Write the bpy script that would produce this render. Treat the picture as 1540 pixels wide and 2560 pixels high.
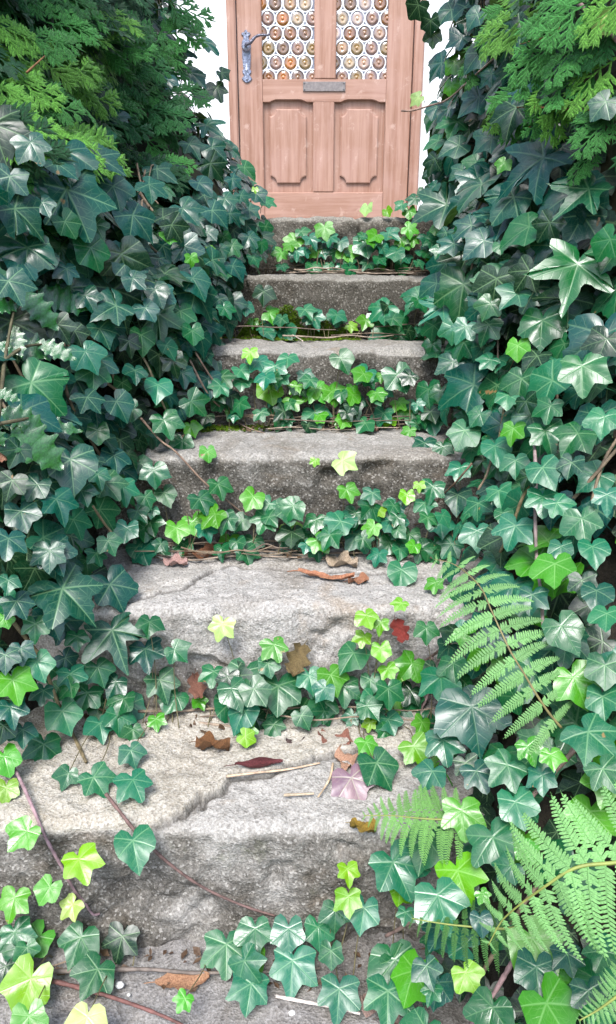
import bpy, math, random
import numpy as np
from mathutils import Vector, Matrix

for o in list(bpy.data.objects):
    bpy.data.objects.remove(o)
SC = bpy.context.scene
COL = SC.collection
R = math.radians
random.seed(7)
rng = np.random.default_rng(7)

# ------------------------------------------------------------------ camera
FPX = 1813.0                       # focal length in photograph pixels (1540 x 2560)
PITCH = R(19.02)
CAM = Vector((0.0, 0.0, 1.425))
cd = bpy.data.cameras.new('camera')
cd.sensor_fit = 'VERTICAL'
cd.sensor_height = 36.0
cd.lens = FPX / 2560 * 36.0
cd.clip_start = 0.02
cd.clip_end = 500
cam = bpy.data.objects.new('camera', cd)
COL.objects.link(cam)
cam.location = CAM
cam.rotation_euler = (R(90) - PITCH, 0, 0)
SC.camera = cam

# ------------------------------------------------------------------ sky, sun, exposure
SUN_EL, SUN_AZ = R(56), R(192)     # azimuth clockwise from +Y: behind the viewer
w = bpy.data.worlds.new('World')
SC.world = w
w.use_nodes = True
wn = w.node_tree
sky = wn.nodes.new('ShaderNodeTexSky')
sky.sky_type = 'NISHITA'
sky.sun_disc = False
sky.sun_elevation = SUN_EL
sky.sun_rotation = SUN_AZ
sky.air_density = 1.0
sky.dust_density = 2.0
hs = wn.nodes.new('ShaderNodeHueSaturation')
hs.inputs['Saturation'].default_value = 0.95       # a veiled, overcast sky
wn.links.new(sky.outputs['Color'], hs.inputs['Color'])
bg = wn.nodes['Background']
bg.inputs['Strength'].default_value = 0.15
wn.links.new(hs.outputs['Color'], bg.inputs['Color'])
sd = bpy.data.lights.new('sun', 'SUN')
sd.energy = 1.5
sd.angle = R(22)
sd.color = (1.0, 0.985, 0.96)
sun = bpy.data.objects.new('sun', sd)
COL.objects.link(sun)
sdir = Vector((math.sin(SUN_AZ) * math.cos(SUN_EL), math.cos(SUN_AZ) * math.cos(SUN_EL), math.sin(SUN_EL)))
sun.rotation_euler = sdir.to_track_quat('Z', 'Y').to_euler()
sun.location = sdir * 6
SC.view_settings.view_transform = 'Standard'
SC.view_settings.look = 'None'
SC.view_settings.exposure = 1.48
SC.view_settings.gamma = 1.0
SC.view_settings.use_curve_mapping = False
SC.render.engine = 'CYCLES'
SC.cycles.use_denoising = True
SC.cycles.max_bounces = 8
SC.cycles.diffuse_bounces = 1
SC.cycles.transparent_max_bounces = 8

# ------------------------------------------------------------------ place: stairs, banks (metres)
NY = [0.764 + 0.28 * (5 - i) for i in range(9)]                      # nosing depth of each step, top step first
NZ = [1.54, 1.39, 1.2425, 1.08, 0.90, 0.72, 0.54, 0.36, 0.18]        # its height
DOOR_Y = 4.2
LAND_Z = 1.536

def interp(x, xs, ys):
    return float(np.interp(x, xs, ys))

def stair_line(Y):
    if Y < NY[8]:
        return max(0.0, NZ[8] + (Y - NY[8]) * 0.64)
    return interp(Y, NY[::-1], NZ[::-1])

def stair_z(Y):
    for i in range(9):
        if Y >= NY[i]:
            return NZ[i]
    return 0.0

ELY = [-0.6, 0.2, 0.5, 0.764, 1.044, 1.324, 1.604, 1.884, 2.164, 2.5]
ELX = [-0.75, -0.72, -0.62, -0.52, -0.34, -0.31, -0.20, -0.16, -0.11, -0.10]
CLX = [0.5, 0.5, 0.48, 0.45, 0.28, 0.26, 0.30, 0.42, 0.55, 0.55]
ERX = [0.30, 0.20, 0.10, 0.13, 0.22, 0.29, 0.26, 0.325, 0.355, 0.35]
CRX = [0.9, 0.9, 0.9, 0.85, 0.58, 0.28, 0.20, 0.12, 0.02, 0.02]

def bump2(Y, z, s):
    return 0.022 * math.sin(Y * 9.1 + s * 2 + z * 4.2) + 0.018 * math.sin(z * 13.0 - Y * 6.3 + s) + 0.012 * math.sin(Y * 23 + z * 17 + 3 * s)

def surf(side, Y, z):
    """x of the ivy face on one side (-1, +1) at depth Y and height z"""
    zr = min(max(0.0, z - stair_line(Y)), 0.42 + 0.25 * max(0, 1.6 - Y))
    rnd = 0.55 * max(0.0, (Y - 2.22) / 0.4) ** 2
    if side < 0:
        rnd += 0.09 * min(1, max(0, (z - 1.60) / 0.10)) * min(1, max(0, (2.1 - Y) / 0.2))
        return interp(Y, ELY, ELX) - interp(Y, ELY, CLX) * zr - rnd + bump2(Y, z, 0.4) * min(1, zr * 5)
    return interp(Y, ELY, ERX) + interp(Y, ELY, CRX) * zr + rnd + bump2(Y, z, 2.1) * min(1, zr * 5)

def snormal(side, Y, z):
    e = 0.04
    dY = (surf(side, Y + e, z) - surf(side, Y - e, z)) / (2 * e)
    dz = (surf(side, Y, z + e) - surf(side, Y, z - e)) / (2 * e)
    n = Vector((1, -dY, -dz)) * (1 if side < 0 else -1)
    return n.normalized()

def ray(px, py):
    a, b = (px - 770) / FPX, (py - 1280) / FPX
    return Vector((a, math.cos(PITCH) - b * math.sin(PITCH), -math.sin(PITCH) - b * math.cos(PITCH)))

def hit(px, py):
    """first thing of the place met along a photograph pixel's direction: ('L'|'R'|'S'|'D', point)"""
    d = ray(px, py)
    t = 0.35
    while t < 5:
        p = CAM + d * t
        if p.y > DOOR_Y:
            return 'D', p, t
        if p.y < 2.75 and p.x < surf(-1, p.y, p.z):
            return 'L', p, t
        if p.y < 2.75 and p.x > surf(1, p.y, p.z):
            return 'R', p, t
        if p.z < stair_z(p.y):
            return 'S', p, t
        t += 0.004
    return 'D', p, t

def on_plane_z(px, py, z):
    d = ray(px, py)
    return CAM + d * ((z - CAM.z) / d.z)

def on_door(px, py, Y=DOOR_Y):
    d = ray(px, py)
    p = CAM + d * (Y / d.y)
    return p.x, p.z

# ------------------------------------------------------------------ node helpers and materials
class NT:
    def __init__(self, name):
        self.m = bpy.data.materials.new(name)
        self.m.use_nodes = True
        self.t = self.m.node_tree
        self.b = self.t.nodes['Principled BSDF']
        self.out = self.t.nodes['Material Output']
    def n(self, kind, **kw):
        x = self.t.nodes.new('ShaderNode' + kind)
        for k, v in kw.items():
            setattr(x, k, v)
        return x
    def l(self, a, b):
        self.t.links.new(a, b)
    def put(self, sock, v):
        if isinstance(v, bpy.types.NodeSocket):
            self.l(v, sock)
        else:
            sock.default_value = v
    def math(self, op, a, b=None, c=None, clamp=False):
        x = self.n('Math', operation=op, use_clamp=clamp)
        for i, v in enumerate((a, b, c)):
            if v is not None:
                self.put(x.inputs[i], v)
        return x.outputs[0]
    def mix(self, f, a, b, blend='MIX'):
        x = self.n('Mix', data_type='RGBA', blend_type=blend)
        self.put(x.inputs[0], f)
        self.put(x.inputs[6], a if isinstance(a, bpy.types.NodeSocket) else (*a, 1))
        self.put(x.inputs[7], b if isinstance(b, bpy.types.NodeSocket) else (*b, 1))
        return x.outputs[2]
    def ramp(self, f, lo, hi, a=0.0, b=1.0):
        x = self.n('MapRange', interpolation_type='SMOOTHSTEP')
        self.put(x.inputs[0], f)
        x.inputs[1].default_value = lo
        x.inputs[2].default_value = hi
        x.inputs[3].default_value = a
        x.inputs[4].default_value = b
        return x.outputs[0]
    def noise(self, vec, scale, detail=4, rough=0.55, dist=0.0, dims='3D', w=None):
        x = self.n('TexNoise', noise_dimensions=dims)
        if vec is not None:
            self.l(vec, x.inputs['Vector'])
        x.inputs['Scale'].default_value = scale
        x.inputs['Detail'].default_value = detail
        x.inputs['Roughness'].default_value = rough
        x.inputs['Distortion'].default_value = dist
        if w is not None:
            self.put(x.inputs['W'], w)
        return x.outputs['Fac']
    def bump(self, h, strength, dist=0.01):
        x = self.n('Bump')
        x.inputs['Strength'].default_value = strength
        x.inputs['Distance'].default_value = dist
        self.l(h, x.inputs['Height'])
        self.l(x.outputs[0], self.b.inputs['Normal'])
        return x.outputs[0]
    def pos(self):
        return self.n('NewGeometry').outputs['Position']
    def objc(self):
        return self.n('TexCoord').outputs['Object']
    def vscale(self, v, s):
        x = self.n('VectorMath', operation='MULTIPLY')
        self.l(v, x.inputs[0])
        x.inputs[1].default_value = s
        return x.outputs[0]

def leafy(N, color, trans, tcol_gain=1.0):
    """finish a foliage material: principled + a share of light passing through"""
    N.l(color, N.b.inputs['Base Color'])
    tr = N.n('BsdfTranslucent')
    bright = N.mix(1.0, color, (1.25 * tcol_gain, 1.5 * tcol_gain, 0.7 * tcol_gain), 'MULTIPLY')
    N.l(bright, tr.inputs['Color'])
    mx = N.n('MixShader')
    N.put(mx.inputs[0], trans)
    N.l(N.b.outputs[0], mx.inputs[1])
    N.l(tr.outputs[0], mx.inputs[2])
    N.l(mx.outputs[0], N.out.inputs['Surface'])

def mat_ivy():
    N = NT('ivy_leaf')
    uv = N.n('UVMap').outputs[0]
    sp = N.n('SeparateXYZ')
    N.l(uv, sp.inputs[0])
    x = N.math('ABSOLUTE', N.math('DIVIDE', N.math('SUBTRACT', sp.outputs[0], 0.5), 0.4))
    t = N.math('DIVIDE', N.math('SUBTRACT', 0.5, sp.outputs[1]), 0.4)
    vein = None
    for ang in (0, 54, 112):
        s, c = math.sin(R(ang)), math.cos(R(ang))
        al = N.math('ADD', N.math('MULTIPLY', x, s), N.math('MULTIPLY', t, c))
        pe = N.math('ABSOLUTE', N.math('SUBTRACT', N.math('MULTIPLY', x, c), N.math('MULTIPLY', t, s)))
        wd = N.math('MAXIMUM', N.math('SUBTRACT', 0.042, N.math('MULTIPLY', al, 0.030)), 0.010)
        m = N.math('SUBTRACT', 1.0, N.math('DIVIDE', pe, wd), clamp=True)
        m = N.math('MULTIPLY', m, N.math('GREATER_THAN', al, 0.0))
        # side veins leaving this vein like a feather
        f = N.math('FRACT', N.math('MULTIPLY', N.math('SUBTRACT', al, N.math('MULTIPLY', pe, 0.9)), 5.2))
        f = N.math('ABSOLUTE', N.math('SUBTRACT', f, 0.5))
        f = N.ramp(f, 0.06, 0.0)
        f = N.math('MULTIPLY', f, N.ramp(pe, 0.26, 0.10))
        f = N.math('MULTIPLY', f, N.math('GREATER_THAN', al, 0.08))
        m = N.math('MAXIMUM', m, N.math('MULTIPLY', f, 0.60))
        vein = m if vein is None else N.math('MAXIMUM', vein, m)
    oi = N.n('ObjectInfo')
    vo = N.n('TexVoronoi', feature='DISTANCE_TO_EDGE')
    N.l(uv, vo.inputs['Vector'])
    vo.inputs['Scale'].default_value = 17
    net = N.math('MULTIPLY', N.ramp(vo.outputs['Distance'], 0.06, 0.0), 0.20)
    vein0 = vein
    vein = N.math('MAXIMUM', vein, net)
    tint = N.noise(uv, 3.2, 3, 0.6, dims='4D', w=N.math('MULTIPLY', oi.outputs['Random'], 40))
    base = N.mix(N.ramp(tint, 0.3, 0.75, 0.0, 0.55), oi.outputs['Color'], N.mix(1.0, oi.outputs['Color'], (1.5, 1.35, 1.0), 'MULTIPLY'))
    vcol = N.mix(0.55, N.mix(1.0, oi.outputs['Color'], (2.6, 2.0, 2.0), 'MULTIPLY'), (0.26, 0.42, 0.20))
    vary = N.math('FRACT', N.math('MULTIPLY', oi.outputs['Random'], 7.31))
    col = N.mix(N.math('MULTIPLY', vein, N.math('ADD', 0.38, N.math('MULTIPLY', vary, 0.55))), base, vcol)
    blot = N.noise(uv, 4.0, 3, 0.6, dims='4D', w=N.math('ADD', N.math('MULTIPLY', oi.outputs['Random'], 31), 7.0))
    some = N.math('GREATER_THAN', N.math('FRACT', N.math('MULTIPLY', oi.outputs['Random'], 13.7)), 0.74)
    bm = N.math('MULTIPLY', N.ramp(blot, 0.66, 0.70), some)
    col = N.mix(bm, col, (0.26, 0.17, 0.07))
    back = N.n('NewGeometry').outputs['Backfacing']
    col = N.mix(back, col, N.mix(0.55, col, (0.16, 0.24, 0.08)))
    N.put(N.b.inputs['Roughness'], N.math('ADD', N.math('MULTIPLY', tint, 0.16), N.math('ADD', N.math('ADD', 0.16, N.math('MULTIPLY', vary, 0.14)), N.math('MULTIPLY', back, 0.3))))
    N.b.inputs['Specular IOR Level'].default_value = 0.54
    N.b.inputs['Coat Weight'].default_value = 0.0
    N.b.inputs['Coat Roughness'].default_value = 0.18
    h = N.math('ADD', N.math('MULTIPLY', vein0, -0.35), N.math('MULTIPLY', N.noise(uv, 4.5, 1), 1.4))
    N.bump(h, 0.20, 0.004)
    leafy(N, col, 0.14)
    return N.m

def mat_dead():
    N = NT('dead_leaf')
    oi = N.n('ObjectInfo')
    n = N.noise(N.objc(), 34, 5, 0.65)
    n2 = N.noise(N.objc(), 120, 3, 0.6)
    col = N.mix(N.ramp(n, 0.35, 0.7), oi.outputs['Color'], N.mix(1.0, oi.outputs['Color'], (0.42, 0.34, 0.32), 'MULTIPLY'))
    col = N.mix(N.ramp(n2, 0.62, 0.8, 0, 0.5), col, (0.5, 0.36, 0.22))
    N.l(col, N.b.inputs['Base Color'])
    N.b.inputs['Roughness'].default_value = 0.62
    N.bump(n2, 0.6, 0.004)
    return N.m

def mat_obj(name, rough, var=0.35, scale=30.0, bump=0.3, bscale=90, spec=0.5, stretch=None, trans=0.0, metal=0.0, coat=0.0):
    """plain material whose base colour is the object's own colour with natural variation"""
    N = NT(name)
    oi = N.n('ObjectInfo')
    v = N.objc() if stretch is None else N.vscale(N.objc(), stretch)
    n = N.noise(v, scale, 5, 0.6)
    col = N.mix(N.ramp(n, 0.3, 0.72), N.mix(1.0, oi.outputs['Color'], (1 - var,) * 3, 'MULTIPLY'),
                N.mix(1.0, oi.outputs['Color'], (1 + var,) * 3, 'MULTIPLY'))
    N.b.inputs['Roughness'].default_value = rough
    N.b.inputs['Specular IOR Level'].default_value = spec
    N.b.inputs['Metallic'].default_value = metal
    N.b.inputs['Coat Weight'].default_value = coat
    N.bump(N.noise(v, bscale, 3), bump, 0.003)
    if trans:
        leafy(N, col, trans)
    else:
        N.l(col, N.b.inputs['Base Color'])
    return N.m

def mat_concrete():
    N = NT('weathered_concrete')
    p = N.pos()
    flat = N.n('Attribute', attribute_name='tread').outputs['Fac']
    lay = N.n('Attribute', attribute_name='layer').outputs['Fac']
    big = N.noise(p, 5.5, 4, 0.6, 0.4)
    mid = N.noise(p, 22, 5, 0.65, 0.3)
    fine = N.noise(p, 250, 4, 0.75)
    grit = N.n('TexVoronoi')
    N.l(p, grit.inputs['Vector'])
    grit.inputs['Scale'].default_value = 310
    gcol = N.n('SeparateColor')
    N.l(grit.outputs['Color'], gcol.inputs[0])
    pale = N.mix(N.ramp(fine, 0.28, 0.72), (0.235, 0.225, 0.208), (0.47, 0.458, 0.440))
    dark = N.mix(N.ramp(fine, 0.30, 0.76), (0.046, 0.041, 0.035), (0.20, 0.188, 0.168))
    # lichen-bleached patches and dark algae films, each with a shape of its own
    bleach = N.n('Attribute', attribute_name='bleach').outputs['Fac']
    wear = N.math('ADD', N.math('ADD', bleach, N.math('MULTIPLY', flat, 0.40)), N.math('ADD', N.math('MULTIPLY', big, 0.55), N.math('MULTIPLY', mid, 0.45)))
    col = N.mix(N.ramp(wear, 0.46, 0.80), dark, pale)
    brown = N.noise(p, 9, 4, 0.6, 0.8)
    col = N.mix(N.ramp(brown, 0.55, 0.72, 0, 0.55), col, N.mix(1.0, col, (0.78, 0.62, 0.45), 'MULTIPLY'))
    col = N.mix(N.math('MULTIPLY', lay, 0.6), col, N.mix(N.ramp(fine, 0.34, 0.66), (0.36, 0.32, 0.25), (0.56, 0.53, 0.46)))
    damp = N.noise(p, 3.4, 5, 0.62, 0.6)
    col = N.mix(N.ramp(damp, 0.50, 0.66, 0, 0.55), col, N.mix(1.0, col, (0.52, 0.47, 0.40), 'MULTIPLY'))
    # aggregate grains
    col = N.mix(N.ramp(gcol.outputs[0], 0.86, 0.92, 0, 0.35), col, (0.60, 0.58, 0.55))
    col = N.mix(N.ramp(gcol.outputs[1], 0.84, 0.90, 0, 0.35), col, (0.08, 0.07, 0.06))
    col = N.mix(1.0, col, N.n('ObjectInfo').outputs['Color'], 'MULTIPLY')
    crk = N.n('Attribute', attribute_name='crack').outputs['Fac']
    col = N.mix(N.math('MULTIPLY', crk, 0.85), col, (0.03, 0.026, 0.02))
    mo = N.math('MULTIPLY', N.ramp(N.noise(p, 14, 5, 0.7), 0.60, 0.72), N.math('SUBTRACT', 0.75, N.math('MULTIPLY', flat, 0.6)))
    col = N.mix(N.math('MULTIPLY', mo, 0.55), col, (0.07, 0.085, 0.03))
    N.l(col, N.b.inputs['Base Color'])
    N.b.inputs['Roughness'].default_value = 0.92
    N.b.inputs['Specular IOR Level'].default_value = 0.25
    h = N.math('ADD', N.math('MULTIPLY', fine, 0.6), N.math('ADD', N.math('MULTIPLY', grit.outputs['Distance'], 0.5), mid))
    N.bump(h, 0.6, 0.005)
    return N.m

def mat_wood(name, axis):
    N = NT(name)
    v = N.vscale(N.objc(), (38, 38, 2.4) if axis == 'v' else (2.4, 38, 38))
    oi = N.n('ObjectInfo')
    off = N.n('VectorMath', operation='ADD')
    N.l(v, off.inputs[0])
    cb = N.n('CombineXYZ')
    N.l(N.math('MULTIPLY', oi.outputs['Random'], 50), cb.inputs[0])
    N.l(cb.outputs[0], off.inputs[1])
    g = N.noise(off.outputs[0], 1.0, 5, 0.65, 0.6)
    g2 = N.noise(off.outputs[0], 5.0, 3, 0.7)
    f = N.noise(N.objc(), 5.5, 4, 0.55)
    col = N.mix(N.ramp(g, 0.3, 0.7), (0.29, 0.155, 0.104), (0.40, 0.238, 0.176))
    col = N.mix(N.ramp(f, 0.40, 0.72, 0, 0.5), col, (0.44, 0.275, 0.225))
    col = N.mix(N.ramp(g2, 0.62, 0.8, 0, 0.4), col, (0.21, 0.09, 0.055))
    st = N.noise(N.vscale(N.objc(), (26, 26, 1.1) if axis == 'v' else (1.1, 26, 26)), 1.0, 4, 0.6, 0.3)
    col = N.mix(N.ramp(st, 0.50, 0.66, 0, 0.55), col, N.mix(1.0, col, (0.72, 0.60, 0.52), 'MULTIPLY'))
    # weathered, bleached patches
    bl = N.noise(N.objc(), 17, 5, 0.7, 0.5)
    col = N.mix(N.ramp(bl, 0.57, 0.70, 0, 0.5), col, (0.54, 0.38, 0.31))
    N.l(col, N.b.inputs['Base Color'])
    N.b.inputs['Roughness'].default_value = 0.55
    N.b.inputs['Specular IOR Level'].default_value = 0.35
    N.bump(N.math('ADD', g, N.math('MULTIPLY', g2, 0.4)), 0.25, 0.002)
    return N.m

def mat_plaster():
    N = NT('white_plaster')
    p = N.pos()
    n = N.noise(p, 3, 4)
    N.l(N.mix(N.ramp(n, 0.3, 0.7), (0.82, 0.83, 0.84), (0.88, 0.88, 0.88)), N.b.inputs['Base Color'])
    N.b.inputs['Roughness'].default_value = 0.9
    N.bump(N.noise(p, 160, 4), 0.3, 0.003)
    return N.m

def mat_ground(name, a, b, scale, bscale):
    N = NT(name)
    p = N.pos()
    n = N.noise(p, scale, 6, 0.65)
    N.l(N.mix(N.ramp(n, 0.3, 0.7), a, b), N.b.inputs['Base Color'])
    N.b.inputs['Roughness'].default_value = 0.95
    N.bump(N.noise(p, bscale, 5, 0.7), 0.8, 0.01)
    return N.m

def mat_glass():
    N = NT('bullseye_glass')
    oi = N.n('ObjectInfo')
    sp = N.n('VectorMath', operation='LENGTH')
    N.l(N.objc(), sp.inputs[0])
    rad = sp.outputs['Value']
    n = N.noise(N.objc(), 30, 3)
    ring = N.math('SINE', N.math('MULTIPLY', rad, 620))
    edge = N.ramp(rad, 0.010, 0.034)
    col = N.mix(edge, N.mix(1.0, oi.outputs['Color'], (1.8, 1.45, 1.05), 'MULTIPLY'), N.mix(1.0, oi.outputs['Color'], (0.75, 0.80, 0.95), 'MULTIPLY'))
    col = N.mix(N.ramp(n, 0.45, 0.7, 0, 0.5), col, N.mix(1.0, col, (1.6, 1.5, 1.3), 'MULTIPLY'))
    N.l(col, N.b.inputs['Base Color'])
    N.b.inputs['Roughness'].default_value = 0.07
    N.b.inputs['Specular IOR Level'].default_value = 0.8
    N.b.inputs['Coat Weight'].default_value = 0.6
    N.b.inputs['Coat Roughness'].default_value = 0.03
    N.bump(N.math('ADD', N.math('MULTIPLY', ring, 0.12), n), 0.3, 0.003)
    return N.m

M = dict(
    ivy=mat_ivy(), dead=mat_dead(), concrete=mat_concrete(), plaster=mat_plaster(),
    woodv=mat_wood('door_wood_upright', 'v'), woodh=mat_wood('door_wood_level', 'h'),
    glass=mat_glass(),
    stem=mat_obj('vine_bark', 0.7, 0.4, 60, 0.5, 160, 0.35),
    petiole=mat_obj('leaf_stalk', 0.55, 0.2, 60, 0.1, 90),
    thuja=mat_obj('conifer_scale', 0.5, 0.45, 45, 0.6, 420, 0.4, trans=0.16),
    fern=mat_obj('fern_leaf', 0.5, 0.25, 50, 0.35, 300, 0.45, trans=0.28),
    holly=mat_obj('holly_leaf', 0.16, 0.35, 26, 0.25, 60, 0.8, coat=0.35),
    moss=mat_obj('moss_blade', 0.8, 0.45, 60, 0.2, 200, 0.2, trans=0.15),
    iron=mat_obj('wrought_iron', 0.38, 0.45, 90, 0.8, 140, 0.6, metal=0.55),
    plate=mat_obj('dull_metal', 0.5, 0.2, 60, 0.3, 260, 0.5, metal=0.35),
    lead=mat_obj('glazing_lead', 0.4, 0.1, 40, 0.15, 120, 0.6),
    pane=mat_obj('infill_glass', 0.1, 0.3, 20, 0.1, 40, 0.7),
    stone=mat_obj('pebble', 0.7, 0.2, 80, 0.4, 200, 0.4),
    soil=mat_ground('dark_soil', (0.010, 0.008, 0.006), (0.035, 0.028, 0.018), 30, 80),
    lawn=mat_ground('garden_ground', (0.035, 0.05, 0.015), (0.08, 0.085, 0.035), 2.0, 40),
    terrace=mat_ground('terrace_concrete', (0.22, 0.21, 0.19), (0.40, 0.39, 0.36), 9, 90),
)

# ------------------------------------------------------------------ object helpers
def link(o, parent=None):
    COL.objects.link(o)
    if parent is not None:
        o.parent = parent
    return o

def me_from(name, V, F, mats, smooth=True, fm=None, uv=None):
    me = bpy.data.meshes.new(name)
    me.from_pydata([tuple(v) for v in V], [], F)
    for m in (mats if isinstance(mats, (list, tuple)) else [mats]):
        me.materials.append(m)
    if fm is not None:
        me.polygons.foreach_set('material_index', fm)
    if smooth:
        me.polygons.foreach_set('use_smooth', [True] * len(me.polygons))
    if uv is not None:
        layer = me.uv_layers.new(name='UVMap')
        idx = np.empty(len(me.loops), dtype=np.int32)
        me.loops.foreach_get('vertex_index', idx)
        layer.data.foreach_set('uv', np.asarray(uv, dtype=np.float32)[idx].ravel())
    me.update()
    return me

def ob(name, me, parent=None, color=None, mat=None):
    o = bpy.data.objects.new(name, me)
    link(o, parent)
    if mat is not None:
        o.matrix_local = mat
    if color is not None:
        o.color = (*color, 1.0)
    return o

def tag(o, label=None, cat=None, group=None, kind=None):
    if label:
        o['label'] = label
    if cat:
        o['category'] = cat
    if group:
        o['group'] = group
    if kind or cat:
        o['kind'] = kind or 'thing'
    return o

def thing(name, loc, label, cat, group=None):
    o = bpy.data.objects.new(name, None)
    o.empty_display_size = 0.05
    link(o)
    o.location = loc
    return tag(o, label, cat, group)

def local(parent, world):
    return Matrix.Translation(-Vector(parent.location)) @ world

def catmull(P, n=6):
    P = [Vector(p) for p in P]
    if len(P) < 3:
        return P
    out = []
    for i in range(len(P) - 1):
        a = P[max(0, i - 1)]; b = P[i]; c = P[i + 1]; d = P[min(len(P) - 1, i + 2)]
        for k in range(n):
            t = k / n
            out.append(0.5 * ((2 * b) + (c - a) * t + (2 * a - 5 * b + 4 * c - d) * t * t + (-a + 3 * b - 3 * c + d) * t ** 3))
    out.append(P[-1])
    return out

def tube(P, r0, r1, sides=6, V=None, F=None, knob=0.0):
    V = [] if V is None else V
    F = [] if F is None else F
    P = [Vector(p) for p in P]
    base = len(V)
    up = Vector((0.13, 0.31, 0.94))
    for i, p in enumerate(P):
        d = (P[min(i + 1, len(P) - 1)] - P[max(i - 1, 0)])
        if d.length < 1e-9:
            d = Vector((0, 0, 1))
        d.normalize()
        s = d.cross(up)
        if s.length < 0.05:
            s = d.cross(Vector((1, 0, 0)))
        s.normalize()
        q = d.cross(s)
        f = i / max(1, len(P) - 1)
        r = (r0 + (r1 - r0) * f) * (1 + knob * random.uniform(-1, 1))
        for k in range(sides):
            a = 2 * math.pi * k / sides
            V.append(p + (s * math.cos(a) + q * math.sin(a)) * r)
    for i in range(len(P) - 1):
        for k in range(sides):
            a = base + i * sides + k
            b = base + i * sides + (k + 1) % sides
            F.append((a, b, b + sides, a + sides))
    F.append(tuple(base + k for k in range(sides))[::-1])
    F.append(tuple(base + (len(P) - 1) * sides + k for k in range(sides)))
    return V, F

def stem_obj(parent, P, r0, r1, color, name='stem', sides=6, knob=0.12, smooth_n=6):
    o0 = Vector(parent.location)
    V, F = tube([p - o0 for p in catmull(P, smooth_n)], r0, r1, sides, knob=knob)
    return ob(name, me_from(name, V, F, M['stem']), parent, color)

# value noise for geometry
def vnoise(x, y, seed):
    r = np.random.default_rng(seed).random((64, 64))
    xi = np.floor(x).astype(int); yi = np.floor(y).astype(int)
    fx = x - xi; fy = y - yi
    fx = fx * fx * (3 - 2 * fx); fy = fy * fy * (3 - 2 * fy)
    g = lambda a, b: r[a % 64, b % 64]
    return (g(xi, yi) * (1 - fx) + g(xi + 1, yi) * fx) * (1 - fy) + (g(xi, yi + 1) * (1 - fx) + g(xi + 1, yi + 1) * fx) * fy - 0.5

def fbm(x, y, seed, o=4):
    s = 0; a = 1.0
    for k in range(o):
        s = s + a * vnoise(x * 2 ** k, y * 2 ** k, seed + k)
        a *= 0.5
    return s

# ------------------------------------------------------------------ setting: ground, terrace, banks
def sheet(name, x0, x1, y0, y1, z, m, kind='structure'):
    o = ob(name, me_from(name, [(x0, y0, z), (x1, y0, z), (x1, y1, z), (x0, y1, z)], [(0, 1, 2, 3)], m, False))
    o['kind'] = kind
    return o
sheet('ground', -150, 150, -150, 150, 0.0, M['lawn'])
def slab(name, x0, x1, y0, y1, z0, z1, m):
    V = [(x, y, z) for z in (z0, z1) for y in (y0, y1) for x in (x0, x1)]
    F = [(0, 2, 3, 1), (4, 5, 7, 6), (0, 1, 5, 4), (1, 3, 7, 5), (3, 2, 6, 7), (2, 0, 4, 6)]
    o = ob(name, me_from(name, V, F, m, False))
    o['kind'] = 'structure'
    return o
slab('terrace_pavement', -6, 6, 2.44, 6.0, 0.02, LAND_Z, M['terrace'])

for side, nm in ((-1, 'earth_bank'), (1, 'earth_bank')):
    V, F = [], []
    ys = np.linspace(-0.6, 2.62, 60)
    nv = 22
    for Y in ys:
        zl = stair_line(Y)
        top = max(zl + 0.06, 1.5)
        row = []
        for k in range(nv):
            z = zl - 0.22 + (top - zl + 0.22) * k / (nv - 1)
            x = surf(side, Y, z) + side * (0.105 + 0.02 * math.sin(Y * 31 + z * 23))
            row.append((x, Y, max(z, 0.004)))
        row.append((row[-1][0] + side * 0.3, Y, top + 0.02))
        row.append((side * 3.2, Y, top + 0.05))
        V += row
    n = nv + 2
    for i in range(len(ys) - 1):
        for k in range(n - 1):
            q = (i * n + k, (i + 1) * n + k, (i + 1) * n + k + 1, i * n + k + 1)
            F.append(q if side > 0 else q[::-1])
    o = ob(nm, me_from(nm, V, F, M['soil']))
    o['kind'] = 'structure'

# ------------------------------------------------------------------ stairs
stairs = thing('stone_staircase', (0, 0.6, 0), 'worn grey concrete garden stairs overgrown with ivy, climbing to the wooden door', 'stairs')
SX0, SX1 = -0.66, 0.70

def px_line(pts, z):
    q = [on_plane_z(a * 1.0, b * 1.0, z) for a, b in pts]
    q.sort(key=lambda p: p.x)
    return np.array([p.x for p in q]), np.array([p.y for p in q])

FLAKE = {
    5: px_line([(0, 2090), (120, 2110), (260, 2092), (358, 2066), (446, 2042), (493, 2021), (500, 1984), (592, 1948), (700, 1925), (800, 1905), (900, 1880)], NZ[5]),
    4: px_line([(240, 1520), (363, 1497), (405, 1482), (451, 1469), (477, 1453), (519, 1422), (571, 1409), (623, 1417), (770, 1424), (900, 1432), (1050, 1440)], NZ[4]),
}
STEP_LABEL = {
    0: 'door landing kerb, darkest and mostly hidden by ivy', 1: 'step with green moss on its riser',
    4: 'step with a long crack across its pale tread', 5: 'step with a broken raised mortar layer on its tread'}

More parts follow.
